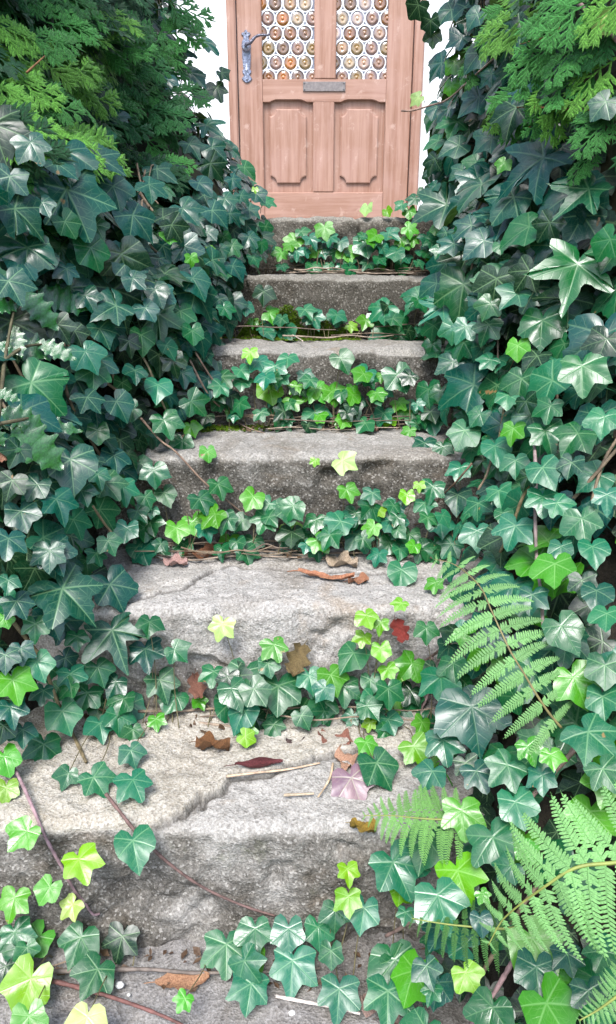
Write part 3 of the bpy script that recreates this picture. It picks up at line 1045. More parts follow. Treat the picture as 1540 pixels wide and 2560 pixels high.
# hero leaves, read off the photograph: zoom window (x, y, pixels per unit) then (x, y, width, tone[, tip angle: 0 down, + to the right])
WIN = {'A': (0, 0, .4043), 'C': (960, 0, .3908), 'D': (0, 640, .51887), 'E': (770, 640, .51887), 'F': (0, 1300, .51887),
       'G': (770, 1300, .51887), 'H': (770, 1860, .51887), 'I': (0, 1860, .51887), 'J': (500, 520, .44474)}
HERO = {
'A': [(410,1170,470,'B',8,'five'),(600,970,270,'B',55),(700,1150,240,'B',15),(920,1140,190,'B',50),(90,1290,340,'B',50),(190,880,220,'B',20),(260,1250,160,'B',10),
      (170,1530,340,'B',-5),(820,1330,290,'B',35),(400,1370,170,'M',40),(560,1530,220,'M',20),(750,1570,310,'D',5),(590,1390,160,'M'),(620,640,110,'M',20),
      (720,720,140,'B',40),(650,840,130,'M',60),(400,1660,150,'D'),(820,1720,160,'B',30),(1190,180,120,'B',-10),(1270,260,150,'B',40),(1180,450,190,'B',20),
      (1030,490,130,'B'),(1370,450,100,'D',40),(1340,540,130,'D',15),(1250,560,130,'D',-5),(1170,890,150,'B',30),(1310,910,180,'B',50),(1300,1010,190,'D',45),
      (1130,1290,200,'B',35),(1310,1300,180,'B',40),(1390,1230,150,'B',30),(1060,1390,170,'D',40),(1190,1720,210,'B',20),(960,1790,160,'B',10),(1040,1440,130,'L',60),
      (1300,1530,60,'Y',20),(1180,1590,90,'L',10),(1420,1320,130,'B',40),(60,1090,230,'B',-20),(350,1010,190,'B',60),(290,1590,150,'B',-30),(1230,1130,150,'B',30)],
'C': [(880,200,320,'B',-60),(690,220,140,'L',20),(455,400,130,'L',-50),(430,540,120,'L',20),(222,625,105,'K',-60),(610,340,180,'B',-30),(500,240,170,'B',-60),
      (370,400,200,'B',-60),(610,620,250,'B',-50),(420,690,160,'B',-30),(900,560,180,'B',-20),(1090,580,190,'D',-20),(820,650,85,'Y',0),(1020,1010,500,'B',-62,'star'),
      (1310,1210,400,'M',-35,'star'),(830,1260,300,'B',-30),(400,1310,330,'B',-65),(600,1150,240,'B',-50),(690,880,210,'B',-50),(480,930,180,'B',-60),(930,1450,270,'M',-60),
      (1240,1690,520,'M',-12,'star'),(1450,1530,220,'M',-30),(640,1540,220,'B',-50),(740,1570,100,'M'),(720,1780,260,'D',-10),(930,1730,220,'D',-30),(1420,650,200,'B',-30),
      (1425,130,170,'K',-30),(770,1040,120,'L',-25),(320,220,120,'D',-10),(300,130,130,'D',0),(220,30,150,'D',-40),(430,60,170,'B',-20),(600,90,140,'B',-20),
      (500,1090,150,'B',-55),(1060,1420,200,'D',-30),(560,1440,200,'B',-55),(450,1560,170,'B',-55),(790,440,130,'B'),(690,470,150,'B',-40)],
'D': [(100,20,170,'B',20),(620,20,180,'B',15),(940,170,230,'B',30),(760,170,160,'B',0),(560,240,210,'B',-50),(410,190,140,'B',30),(680,380,130,'M',0),(800,430,110,'P',20),
      (480,350,140,'B',20),(410,460,180,'P',20),(450,550,160,'M',0),(150,610,310,'M',45),(650,550,120,'B'),(925,360,110,'M'),(760,620,140,'P',0),(920,700,140,'M',40),
      (640,740,120,'M',-70),(790,790,150,'M',20),(920,820,90,'L',20),(880,890,120,'M',0),(1000,590,150,'B'),(1070,580,120,'M'),(340,980,240,'B',5),(550,960,150,'B',0),
      (470,1050,110,'P'),(740,1030,140,'M',0),(590,1110,140,'P',10),(270,1170,180,'B',20),(390,1130,130,'B'),(100,1230,170,'B',20),(700,1160,100,'M'),(790,1140,110,'M',20),
      (1000,940,85,'L',0),(1050,1100,120,'M',10),(960,1170,130,'M',20),(1080,1250,120,'M',0),(1170,1270,100,'M'),(1220,1160,120,'L',-20),(1390,1210,140,'M',0),
      (1390,1310,115,'Y',30),(1220,1370,115,'M',0),(1280,1260,130,'M'),(700,1310,110,'M',0),(610,1310,120,'P',0),(850,1310,120,'L',0),(930,1280,120,'L',20),
      (750,1400,140,'M',-10),(520,1370,120,'M',30),(660,1230,110,'M'),(40,1360,170,'B',0),(240,1420,160,'B',0),(470,840,110,'M',10),(1180,240,85,'P',0),(1080,250,90,'M',20),
      (1300,275,95,'L',60),(1220,312,55,'L'),(1270,170,110,'D',-10),(320,60,120,'B',0),(40,120,190,'B',25),(280,330,140,'D'),(360,360,130,'D',20),(420,680,150,'B',30),
      (560,700,150,'B',20),(620,410,110,'D'),(700,250,120,'B',20),(830,500,120,'D'),(90,930,150,'D'),(60,1080,140,'D'),(180,1100,140,'B',-20)],
'E': [(1130,310,230,'M',0),(650,240,200,'P',-40),(440,370,300,'M',-50),(880,230,130,'M',-20),(1010,430,120,'L',10),(880,500,105,'P',-40),(700,510,150,'B',0),
      (800,620,290,'B',-65),(1030,590,200,'M',-10),(960,670,125,'P',0),(830,760,115,'P',-30),(1170,720,140,'M',0),(1320,530,230,'M',5),(1430,775,170,'P',0),(1440,400,180,'D',-10),
      (590,790,120,'P',20),(480,730,115,'L',20),(755,840,160,'P',-20),(990,830,120,'L',0),(1145,840,180,'M',20),(900,915,150,'P',10),(1000,985,140,'P',10),(1130,1020,170,'P',20),
      (1270,995,130,'B',0),(735,1020,120,'P',0),(650,920,100,'M',0),(600,1110,125,'M',-20),(820,1190,140,'P',10),(920,1130,140,'P',20),(1130,1160,160,'P',0),(1200,1190,140,'P',20),
      (1320,1265,190,'M',10),(640,1290,130,'P',0),(815,1325,160,'P',0),(1000,1300,190,'P',-10),(940,1240,100,'M',0),(490,1340,110,'M',-20),(1440,1150,140,'P',0),
      (165,985,125,'K',50),(35,985,50,'Y',0),(185,1125,105,'L',10),(310,1140,95,'P',-10),(340,1220,85,'Y',-30),(475,1150,80,'Y',0),(535,1100,60,'Y',0),
      (40,1270,110,'M',0),(140,1270,130,'P',0),(230,1240,125,'M',-10),(240,1340,150,'P',10),(400,1275,140,'P',20),(280,560,120,'P',-30),(430,570,160,'M',20),(360,650,95,'P',0),
      (40,640,120,'L',20),(115,650,115,'L',30),(220,700,110,'M',10),(40,755,115,'P',0),(150,790,65,'L',-20),(490,840,75,'L',0),(400,780,90,'Y',-20),(155,490,120,'M',30),
      (140,285,95,'P',0),(20,280,105,'P',10),(280,310,85,'L',-20),(205,335,65,'Y',50),(370,250,150,'P',-50),(540,200,160,'P',-40),(1240,1010,120,'B'),(1050,700,120,'D'),
      (870,330,140,'M',-20),(760,340,130,'P'),(1010,180,170,'P',-30),(620,130,150,'B',-50),(580,640,130,'M'),(1370,1400,150,'P',0),(1060,1060,110,'D'),(720,1150,140,'B'),
      (560,1190,110,'P',20),(670,1390,120,'P'),(1220,1400,120,'P'),(560,900,120,'B')],
'F': [(250,140,190,'B',20),(300,330,330,'B',50),(530,310,220,'B',30),(540,530,300,'B',20,'star'),(25,650,140,'B',10),(50,900,150,'B',10),(15,990,130,'D',0),(110,1010,130,'B',0),(720,490,130,'M',0),(80,390,150,'B',20),(230,460,190,'B',20),(170,500,130,'M',0),
      (700,620,170,'B',5),(370,560,110,'M',0),(840,625,130,'M',50),(40,290,110,'P',0),(20,470,90,'L'),(180,680,160,'P',30),(60,770,180,'L',25),(340,740,140,'P',20),(470,710,150,'M',20),
      (300,920,180,'P',20),(210,820,110,'B'),(480,980,150,'P',10),(210,1080,180,'M',0),(770,770,160,'M',20),(620,890,165,'P',0),(850,850,125,'M',-30),(750,960,90,'L',10),
      (20,1140,150,'L',20),(30,1290,120,'Y',0),(330,1220,120,'M',-20),(450,1240,165,'P',30),(640,1250,170,'P',20),(630,1110,130,'P',20),
      (1030,730,120,'M',-10),(1180,730,190,'M',-10),(1110,880,180,'M',0),(1340,800,210,'M',0),(1420,900,180,'M',0),(1320,985,110,'M',20),(1240,880,90,'P'),(1290,690,110,'M',20),
      (1070,500,125,'K',-10),(1320,600,130,'L',10),(960,870,80,'L',20),(1180,1000,100,'L',70),(1180,1042,90,'Y',70),(560,780,130,'B'),(640,1010,110,'M',0),(100,620,120,'B')],
'G': [(450,240,150,'P',-10),(615,300,90,'L',0),(1190,210,210,'L',10),(1320,290,140,'D',0),(1390,340,160,'B',0),(1220,510,200,'M',20),(1440,450,150,'P',0),(1280,760,240,'L',20),
      (1350,1020,250,'P',40),(280,460,115,'Y',20),(350,495,85,'Y',0),(450,400,80,'Y',-30),(570,520,120,'M',0),(740,550,90,'L',0),(220,640,160,'M',-30),(350,620,100,'Y',0),
      (385,715,95,'Y',20),(640,755,200,'P',10),(300,770,110,'M',0),(400,860,145,'L',10),(170,800,150,'M',0),(80,880,150,'M',0),(385,960,125,'P',20),(500,860,110,'M'),
      (790,900,340,'B',10),(560,960,110,'M'),(650,1060,180,'P',10),(510,1090,160,'Y',30),(280,1070,105,'L',20),(330,1170,200,'M',25),(300,975,70,'Y',-20),(600,1210,160,'P',-30),
      (760,1170,130,'D'),(810,1210,160,'B',20),(1060,1090,130,'L',10),(960,1180,190,'P',-40),(1170,1130,120,'L',0),(270,560,90,'Y',-20),(30,770,130,'M',-10),(470,740,60,'K'),
      (700,690,150,'M',0),(1080,360,150,'B'),(900,560,150,'B'),(1430,700,180,'M'),(1420,850,170,'P')],
'H': [(740,320,200,'L',0),(1000,280,190,'P',20),(890,450,260,'M',10),(720,610,230,'Y',20),(625,730,250,'P',10),(410,570,260,'P',20),(190,600,110,'Y',0),(195,735,135,'Y',10),
      (270,790,170,'P',-10),(440,700,130,'Y',40),(1080,935,260,'L',30),(1100,1075,210,'B',0),(1150,1250,270,'L',30),(420,1040,270,'M',20),(385,1190,230,'P',0),(150,1180,200,'P',0),
      (760,1100,155,'Y',20),(890,1270,230,'M',-20),(1350,1190,190,'B',0),(980,590,140,'M',-50),(840,720,75,'L'),(470,810,90,'P'),(1430,1000,150,'M'),(1420,120,180,'M',30),
      (830,840,110,'B',0),(570,1070,150,'B',20),(1400,1290,150,'M'),(600,1180,100,'M'),(1250,1010,150,'B'),(1130,150,140,'P'),(1040,500,120,'L')],
'I': [(640,465,195,'P',10),(130,420,165,'L',-40),(380,555,180,'Y',30),(240,690,125,'L',-20),(350,770,115,'K',-30),(70,740,155,'L',0),(70,905,160,'M',20),(190,930,170,'L',-30),
      (150,1130,240,'Y',-20),(390,930,205,'M',-10),(470,1085,200,'M',-20),(590,925,170,'D',-10),(1090,965,205,'M',10),(1230,890,180,'M',10),(1390,890,170,'P',10),(1410,1045,220,'P',0),
      (1210,1155,190,'P',-10),(140,1310,180,'L',10),(420,1315,200,'K',0),(890,1225,95,'L'),(40,1010,120,'B'),(130,980,120,'M')],
'J': [(700,110,115,'L',20),(570,130,90,'M'),(530,180,115,'L'),(620,170,100,'P'),(690,200,130,'P'),(790,190,90,'P'),(830,240,130,'L',0),(930,195,150,'P',10),(1060,140,120,'P',30),
      (1170,110,95,'L',60),(1280,160,110,'P'),(1330,110,75,'L'),(1060,220,130,'P',-20),(1150,270,115,'P',-20),(1250,240,100,'P'),(540,250,110,'P',20),(640,240,80,'L'),(870,330,60,'P'),
      (1310,290,65,'L',-30),(460,250,90,'L'),(590,570,115,'P',20),(640,610,115,'P',20),(770,600,115,'P',-20),(280,810,95,'Y',0),(495,840,120,'P',0),(390,1010,155,'Y',0),
      (420,890,140,'P',10),(540,1000,90,'L',-30),(640,1010,145,'L',-20),(740,1030,135,'L',0),(640,1150,165,'P',10),(520,1080,110,'L',20),(330,860,135,'P',10),(230,910,115,'P'),
      (865,1090,125,'M'),(940,960,100,'M'),(450,950,110,'P'),(1130,180,80,'L'),(990,180,100,'M'),(1200,170,80,'L'),(760,240,90,'M')],
}
WIN['K'] = (0, 0, 1.0377)
HERO['K'] = [(968, 492, 34, 'P', -40), (1000, 478, 36, 'M', -30), (1022, 458, 34, 'M', 20), (985, 508, 34, 'L', 10), (1040, 500, 40, 'B', -30), (1012, 515, 34, 'M'), (932, 508, 26, 'Y', 30), (884, 500, 34, 'K', 10),
             (615, 455, 18, 'Y', 0), (640, 487, 40, 'P', 75), (600, 505, 46, 'B', 40), (580, 470, 44, 'B', 30), (560, 430, 42, 'B', 40), (1030, 420, 30, 'D', 0), (1050, 445, 34, 'B', -30),
             (560, 640, 60, 'B', 30), (600, 570, 50, 'B', 30), (560, 590, 46, 'M', 20), (610, 620, 40, 'P', 10), (530, 600, 46, 'B', 20), (500, 560, 46, 'B', 30),
             (640, 545, 40, 'M', 20), (655, 600, 34, 'P', 10), (630, 585, 34, 'M', -10), (1075, 560, 44, 'B', -30), (1060, 600, 40, 'M', -20)]
UP = Vector((0, 0, 1))
HERO_PTS = []
def img_dir(ang, d):
    """world direction that runs along an image direction (0 down, + right) for things facing the viewer"""
    right = Vector((1, 0, 0))
    fwd = d.normalized()
    down = fwd.cross(right)
    if down.z > 0:
        down = -down
    return (down * math.cos(R(ang)) + right * math.sin(R(ang))).normalized()

HERO_LEAVES = []
for wk, rows in HERO.items():
    x0, y0, sc = WIN[wk]
    for row in rows:
        px, py, wpx, tone = x0 + row[0] * sc, y0 + row[1] * sc, row[2] * sc, row[3]
        ang = row[4] + random.uniform(-8, 8) if len(row) > 4 else random.uniform(-35, 35)
        kind, p, t = hit(px, py)
        d = ray(px, py)
        if kind == 'D':
            # silhouettes against the wall: they belong to the hedge end nearest this direction
            t = 2.22 / d.y
            p = CAM + d * t
            kind = 'L' if px < 770 else 'R'
        dist_axis = t
        lift = 0.030 + 0.035 * random.random()
        if kind == 'S':
            lift = 0.035 + 0.03 * random.random()
        t2 = t - lift
        pos = CAM + d * t2
        size = wpx * t2 / FPX * 1.06
        toc = (CAM - pos).normalized()
        if kind == 'S':
            i = max(0, min(8, next((k for k in range(9) if p.y >= NY[k] - 0.045), 8)))
            on_riser = p.z < NZ[i] - 0.012
            key = 's%d' % min(5, i if on_riser else max(0, i - 1))
            sn = Vector((0, -0.6, 0.8))
        else:
            side = -1 if kind == 'L' else 1
            key = bank_key(side, p.y, p.z)
            sn = snormal(side, p.y, p.z)
        upw = {'P': 0.85, 'B': 0.75, 'D': 0.2}.get(tone, 0.5)
        nrm = toc * 0.85 + sn * 0.3 + UP * upw + Vector((random.uniform(-.32, .32), random.uniform(-.25, .25), random.uniform(-.2, .2)))
        HERO_LEAVES.append((key, pos, nrm, img_dir(ang, d), size, tone, kind, px, py, p, row[5] if len(row) > 5 else None))
        HERO_PTS.append(pos)

# trailing vines with leaves of their own: photograph pixel paths
VINES = [
 ('ivy_vine', 'pale purple ivy runner with bright leaves hanging over the broken mortar step', [(0, 1880), (40, 1930), (80, 2015), (112, 2090), (150, 2160), (185, 2225), (210, 2255), (232, 2285), (250, 2284)], 0.0032, (0.30, 0.20, 0.22), 75),
 ('ivy_vine', 'brown ivy runner crossing the broken mortar tread with a few dark leaves', [(265, 1985), (300, 2030), (340, 2080), (390, 2130), (450, 2180), (520, 2225), (610, 2265), (688, 2290)], 0.0030, (0.16, 0.10, 0.09), 48),
 ('ivy_vine', 'thin long ivy runner slanting across the third and fourth risers', [(352, 1045), (400, 1100), (440, 1130), (505, 1200), (560, 1245), (610, 1285), (650, 1315), (692, 1334)], 0.0026, (0.22, 0.15, 0.11), 40),
 ('ivy_vine', 'thick pinkish ivy runner slanting past the ferns to the lowest riser', [(1540, 1752), (1470, 1830), (1424, 1888), (1352, 1966), (1270, 2058), (1190, 2136), (1120, 2215), (1055, 2275), (1010, 2315), (965, 2340)], 0.0042, (0.30, 0.20, 0.17), 0),
 ('ivy_vine', 'purple bare ivy runner rising from the lowest tread under the fern', [(1290, 2390), (1255, 2450), (1215, 2515), (1170, 2570)], 0.0036, (0.28, 0.18, 0.18), 0),
 ('ivy_vine', 'grey-brown ivy runner lying along the foot of the lowest riser', [(90, 2430), (290, 2424), (380, 2424), (480, 2432), (600, 2430), (720, 2428), (800, 2420)], 0.0034, (0.17, 0.14, 0.12), 0),
 ('ivy_vine', 'reddish bare ivy runner lying slanted on the lowest tread', [(130, 2452), (220, 2475), (300, 2500), (370, 2525), (430, 2550), (480, 2575)], 0.0034, (0.17, 0.08, 0.07), 0),
 ('ivy_vine', 'ivy runner reaching across the door frame with three pale leaves', [(1003, 277), (1030, 276), (1075, 264), (1120, 248), (1180, 195), (1230, 150), (1258, 128)], 0.0030, (0.30, 0.20, 0.16), 62),
 ('ivy_vine', 'dark ivy runner ending with yellow leaves beside the fourth riser', [(1180, 1158), (1140, 1205), (1100, 1245), (1060, 1300), (1035, 1312)], 0.0026, (0.14, 0.09, 0.06), 0),
 ('ivy_vine', 'ivy runner hanging from the holly bank onto the third riser', [(488, 880), (540, 960), (590, 1000), (640, 1025), (708, 1038)], 0.0024, (0.25, 0.17, 0.13), 0),
 ('ivy_vine', 'bare ivy runner drooping from the holly bank to the fourth tread', [(475, 900), (520, 985), (565, 1030), (610, 1065), (668, 1085)], 0.0024, (0.25, 0.18, 0.14), 0),
]
vine_objs = []
for name, label, path, r, colr, reach in VINES:
    P3 = []
    dense = [(q.x, q.y) for q in catmull([Vector((a, b, 0)) for a, b in path], 4)]
    for (px, py) in dense:
        kind, p, t = hit(px, py)
        if kind == 'D':
            t = 2.1 / ray(px, py).y
        P3.append([px, py, t])
    ts = [q[2] for q in P3]
    ts = [min(ts[max(0, k - 2):k + 3]) for k in range(len(ts))]   # smooth the depth so the runner does not jump or dive
    for _ in range(2):
        ts = [sum(ts[max(0, k - 2):k + 3]) / len(ts[max(0, k - 2):k + 3]) for k in range(len(ts))]
    for k in range(len(P3)):
        P3[k][2] = min(P3[k][2], ts[k]) - 0.014
    pts = [CAM + ray(px, py) * t for px, py, t in P3]
    v = thing(name, pts[len(pts) // 2], label, 'ivy vine', 'ivy runners')
    stem_obj(v, pts, r * 0.85, r * 0.5, colr, knob=0.16, smooth_n=2)
    vine_objs.append((v, [(q[0], q[1]) for q in P3], pts, reach))

for (key, pos, nrm, tip, size, tone, kind, px, py, p, shp) in HERO_LEAVES:
    owner = None
    for v, path, pts, reach in vine_objs:
        if reach:
            dd = min(((px - a) ** 2 + (py - b) ** 2) ** 0.5 for a, b in path)
            if dd < reach:
                owner = v
                break
    if owner is not None:
        shape = pick_shape(size, tone)
        ob('leaf', LEAF[shape][random.randrange(4)], owner, tone_col(tone), local(owner, leaf_matrix(pos, nrm, tip, size)))
        continue
    add_leaf(key, pos, nrm, tip, size, tone, shp)
    if kind == 'S':                                            # its stalk runs down to the stems in the corner of the step
        pl_ = plant(key)
        i = int(key[1:])
        foot = Vector((pos.x + random.uniform(-.03, .03), NY[i] - random.uniform(.04, .075), NZ[i + 1] + 0.006))
        if pos.z > foot.z + 0.02 and abs(pos.y - foot.y) < 0.16:
            mid = (pos + foot) / 2 + Vector((random.uniform(-.015, .015), 0.015, 0))
            V, F = tube([q - Vector(pl_.location) for q in catmull([pos - nrm.normalized() * 0.004, mid, foot], 3)], 0.0007, 0.0010, 4)
            ob('leaf_stalk', me_from('leaf_stalk', V, F, M['petiole']), pl_, (0.16, 0.14, 0.07))

# ------------------------------------------------------------------ fill leaves on the banks
def ivy_top(side, Y):
    if side < 0:
        return 2.75 if Y > 2.10 else 1.58 + 0.06 * math.sin(Y * 11) + (0.1 if Y < 1.1 else 0)
    return 2.75 if Y > 1.62 else 1.60 + 0.07 * math.sin(Y * 9) + 0.25 * max(0, (Y - 1.35) / 0.27)

class Grid:
    def __init__(self, c):
        self.c, self.d = c, {}
    def k(self, p):
        return (int(p.x // self.c), int(p.y // self.c), int(p.z // self.c))
    def add(self, p):
        self.d.setdefault(self.k(p), []).append(p)
    def near(self, p, r):
        a = self.k(p)
        for i in (-1, 0, 1):
            for j in (-1, 0, 1):
                for k in (-1, 0, 1):
                    for q in self.d.get((a[0] + i, a[1] + j, a[2] + k), ()):
                        if (q - p).length < r:
                            return True
        return False

def fill(side, n, inset0, inset1, individual, spacing, seed):
    rd = random.Random(seed)
    g = Grid(0.14)
    if individual:
        for q in HERO_PTS:
            g.add(q)
    made = 0
    for _ in range(n * 6):
        if made >= n:
            break
        Y = rd.uniform(0.0, 2.55) if not individual else 0.12 + 2.4 * rd.random() ** 0.8
        zl = stair_line(Y)
        zt = min(2.36, ivy_top(side, Y))
        z = zl - 0.03 + (zt - zl + 0.03) * rd.random()
        far = max(0.0, min(1.0, (Y - 1.2) / 0.9))
        if side < 0:
            size = rd.uniform(0.07, 0.115) if z > 1.28 else rd.uniform(0.045, 0.085)
            if z > 1.28 and far > 0.6:
                size *= 0.8
            tone = rd.choice('BBBDM') if z > 1.1 else rd.choice('BBMMDP')
        else:
            size = rd.uniform(0.075, 0.13) if z > 1.32 else rd.uniform(0.045, 0.078)
            if z > 1.32 and far > 0.55:
                size *= 0.72
            tone = rd.choice('BBBDM') if z > 1.32 else (rd.choice('PPMMBD') if Y > 0.95 else rd.choice('MMLPBL'))
        if z - zl < 0.12:
            size *= 0.8
        ins = rd.uniform(inset0, inset1)
        pos = Vector((surf(side, Y, z) + side * ins, Y, z))
        if g.near(pos, spacing * size):
            continue
        g.add(pos)
        sn = snormal(side, Y, z)
        toc = (CAM - pos).normalized()
        nrm = sn * 0.55 + toc * 0.35 + UP * 0.45 + Vector((rd.uniform(-.5, .5), rd.uniform(-.5, .5), rd.uniform(-.35, .35)))
        side_dir = Vector((0, 1, 0))
        tip = Vector((0, 0, -1)) + side_dir * rd.uniform(-0.8, 0.8) + Vector((-side * 0.25, 0, 0))
        add_leaf(bank_key(side, Y, z), pos, nrm, tip, size, tone, individual=individual)
        made += 1
    return made
fill(-1, 600, -0.01, 0.04, True, 0.50, 11)
fill(1, 680, -0.01, 0.04, True, 0.50, 12)
fill(-1, 1000, 0.05, 0.10, False, 0.22, 13)
fill(1, 1100, 0.05, 0.10, False, 0.22, 14)

# small fill leaves along the kerb and step corners near the banks
for i, n in ((0, 40), (1, 12), (2, 52), (3, 56), (4, 44), (5, 14)):
    key = 's%d' % i
    for _ in range(n):
        Y = NY[i] - random.uniform(0.03, 0.10)
        xl = interp(Y, ELY, ELX); xr = interp(Y, ELY, ERX)
        u = random.random()
        if i in (1, 5):
            u = 0.25 * u if random.random() < 0.4 else 1 - 0.3 * u
        elif i == 4:
            u = 0.42 + 0.6 * u if random.random() < 0.75 else 0.25 * u
        x = xl + (xr - xl) * u
        z = NZ[i + 1] + 0.02 + (0.11 if i == 2 else 0.085) * random.random() ** 1.4
        pos = Vector((x, Y, z))
        nrm = Vector((random.uniform(-.5, .5), -0.7, 0.8 + random.uniform(-.3, .3)))
        tip = Vector((random.uniform(-.7, .7), -0.5, -0.6))
        add_leaf(key, pos, nrm, tip, random.uniform(0.030, 0.056), random.choice('PMLMMPD'))

# leaves past the individual ones: one foliage part per plant
def simple_leaf(kind):
    V, F, fm, UV = leaf_geom(kind, 99, petiole=False, rings=(1.0,))
    F = normals_up(V, F, fm)
    return np.array(V), F, np.array(UV)
SIMPLE = {k: simple_leaf(k) for k in OUT}
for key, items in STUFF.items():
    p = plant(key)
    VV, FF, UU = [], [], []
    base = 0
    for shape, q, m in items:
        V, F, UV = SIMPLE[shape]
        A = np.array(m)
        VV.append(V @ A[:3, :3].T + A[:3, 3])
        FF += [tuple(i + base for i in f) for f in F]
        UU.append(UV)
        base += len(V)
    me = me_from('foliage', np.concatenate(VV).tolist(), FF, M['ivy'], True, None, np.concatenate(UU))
    o = ob('foliage', me, p, (0.005, 0.026, 0.014))  # inner leaves coloured darker, deepening the shade between the outer ones
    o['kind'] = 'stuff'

# woody stems inside the banks and climbing them
def bank_stem(side, pts, r, colr, lift=0.0):
    P = [Vector((surf(side, Y, z) - side * lift, Y, z)) for Y, z in pts]
    key = bank_key(side, pts[0][0], pts[0][1])
    stem_obj(plant(key), P, r, r * 0.6, colr)
rd = random.Random(5)
for side in (-1, 1):
    for k in range(18):
        Y = rd.uniform(0.5, 2.35)
        z = stair_line(Y) + rd.uniform(0.0, 0.3)
        pts = [(Y, z)]
        for q in range(4):
            Y = min(2.4, max(0.2, Y + rd.uniform(-0.08, 0.06)))
            z = z + rd.uniform(0.05, 0.14)
            pts.append((Y, min(z, ivy_top(side, Y))))
        bank_stem(side, pts, rd.uniform(0.0018, 0.0034), (0.20, 0.15, 0.10), rd.uniform(-0.05, -0.015))
# stems the photograph shows in front of the leaves (pixel paths on the bank)
for path, r, colr in [
    ([(1336, 1110), (1340, 1200), (1338, 1290), (1342, 1400), (1352, 1480), (1358, 1570)], 0.0028, (0.26, 0.20, 0.19)),
    ([(1325, 1205), (1300, 1260), (1275, 1330), (1250, 1380)], 0.0028, (0.24, 0.19, 0.10)),
    ([(1230, 1145), (1215, 1190), (1195, 1225)], 0.0024, (0.24, 0.18, 0.12)),
    ([(1250, 780), (1245, 850), (1245, 930)], 0.0020, (0.10, 0.08, 0.06)),
    ([(1262, 1010), (1250, 1080), (1240, 1150)], 0.0020, (0.22, 0.18, 0.10)),
    ([(1080, 1640), (1075, 1720), (1050, 1780), (1030, 1826)], 0.0026, (0.28, 0.20, 0.19)),
    ([(1130, 1600), (1080, 1640), (1030, 1672)], 0.0024, (0.20, 0.13, 0.11)),
    ([(25, 1545), (80, 1615), (105, 1650), (140, 1745), (175, 1820), (215, 1905)], 0.0034, (0.20, 0.16, 0.09)),
    ([(180, 1705), (230, 1760), (300, 1795)], 0.0026, (0.18, 0.15, 0.08)),
    ([(340, 865), (372, 920), (405, 1005), (440, 1075)], 0.0024, (0.22, 0.18, 0.11)),
    ([(1440, 0), (1475, 38), (1510, 70), (1545, 105)], 0.0036, (0.30, 0.20, 0.20)),
    ([(232, 1265), (262, 1310), (290, 1345)], 0.0022, (0.26, 0.20, 0.12)),
]:
    P = []
    for px, py in path:
        kind, p, t = hit(px, py)
        P.append(CAM + ray(px, py) * ((t if kind != 'D' else 2.1 / ray(px, py).y) - 0.022))
    kind, p, t = hit(*path[len(path) // 2])
    side = -1 if path[0][0] < 770 else 1
    stem_obj(plant(bank_key(side, p.y, p.z)), P, r, r * 0.8, colr)

# stems lying in the corners of the steps
for i in range(0, 6):
    pl_ = plant('s%d' % i)
    xl = interp(NY[i], ELY, ELX) - 0.05; xr = interp(NY[i], ELY, ERX) + 0.05
    for k in range({0: 10, 1: 4, 2: 9, 3: 9, 4: 5, 5: 1}[i]):
        a = rd.uniform(xl, xl + 0.6 * (xr - xl)); b = min(xr, a + rd.uniform(0.12, 0.40))
        n = 6
        y = NY[i] - 0.035 - rd.uniform(0.0, 0.06)
        z = NZ[i + 1] + 0.004 + rd.uniform(0, 0.028)
        P = []
        for q in range(n):
            f = q / (n - 1)
            P.append(Vector((a + (b - a) * f, y + rd.uniform(-0.012, 0.012), z + rd.uniform(-0.003, 0.006))))
        c = rd.choice([(0.24, 0.18, 0.13), (0.16, 0.12, 0.09), (0.32, 0.25, 0.19), (0.20, 0.15, 0.10)])
        stem_obj(pl_, P, rd.uniform(0.0012, 0.0026), 0.001, c)
    for k in range({0: 26, 1: 3, 2: 12, 3: 9, 4: 3, 5: 0}[i]):            # upright bare stalks
        x = rd.uniform(xl, xr)
        y = NY[i] - 0.04 - rd.uniform(0, 0.04)
        z = NZ[i + 1]
        h = rd.uniform(0.03, 0.085)
        stem_obj(pl_, [Vector((x, y, z)), Vector((x + rd.uniform(-.008, .008), y - 0.004, z + h / 2)), Vector((x + rd.uniform(-.015, .015), y + 0.01, z + h))],
                 0.0012, 0.0008, (0.15, 0.12, 0.07), name='leaf_stalk', sides=4, smooth_n=2)

#CONIFER
# ------------------------------------------------------------------ conifer hedges
def strip(V, F, p, d, nrm, L, w_, ridge=True):
    s = d.cross(nrm).normalized()
    a = [p, p + d * L * 0.5, p + d * L]
    b = len(V)
    for k, (q, ww) in enumerate(((a[0], 0.55), (a[1], 1.0))):
        V.append(q - s * w_ * ww)
        if ridge:
            V.append(q + nrm * w_ * 0.55)
        V.append(q + s * w_ * ww)
    V.append(a[2])
    if ridge:
        F += [(b, b + 1, b + 4, b + 3), (b + 1, b + 2, b + 5, b + 4), (b + 3, b + 4, b + 6), (b + 4, b + 5, b + 6)]
    else:
        F += [(b, b + 1, b + 3, b + 2), (b + 2, b + 3, b + 4)]

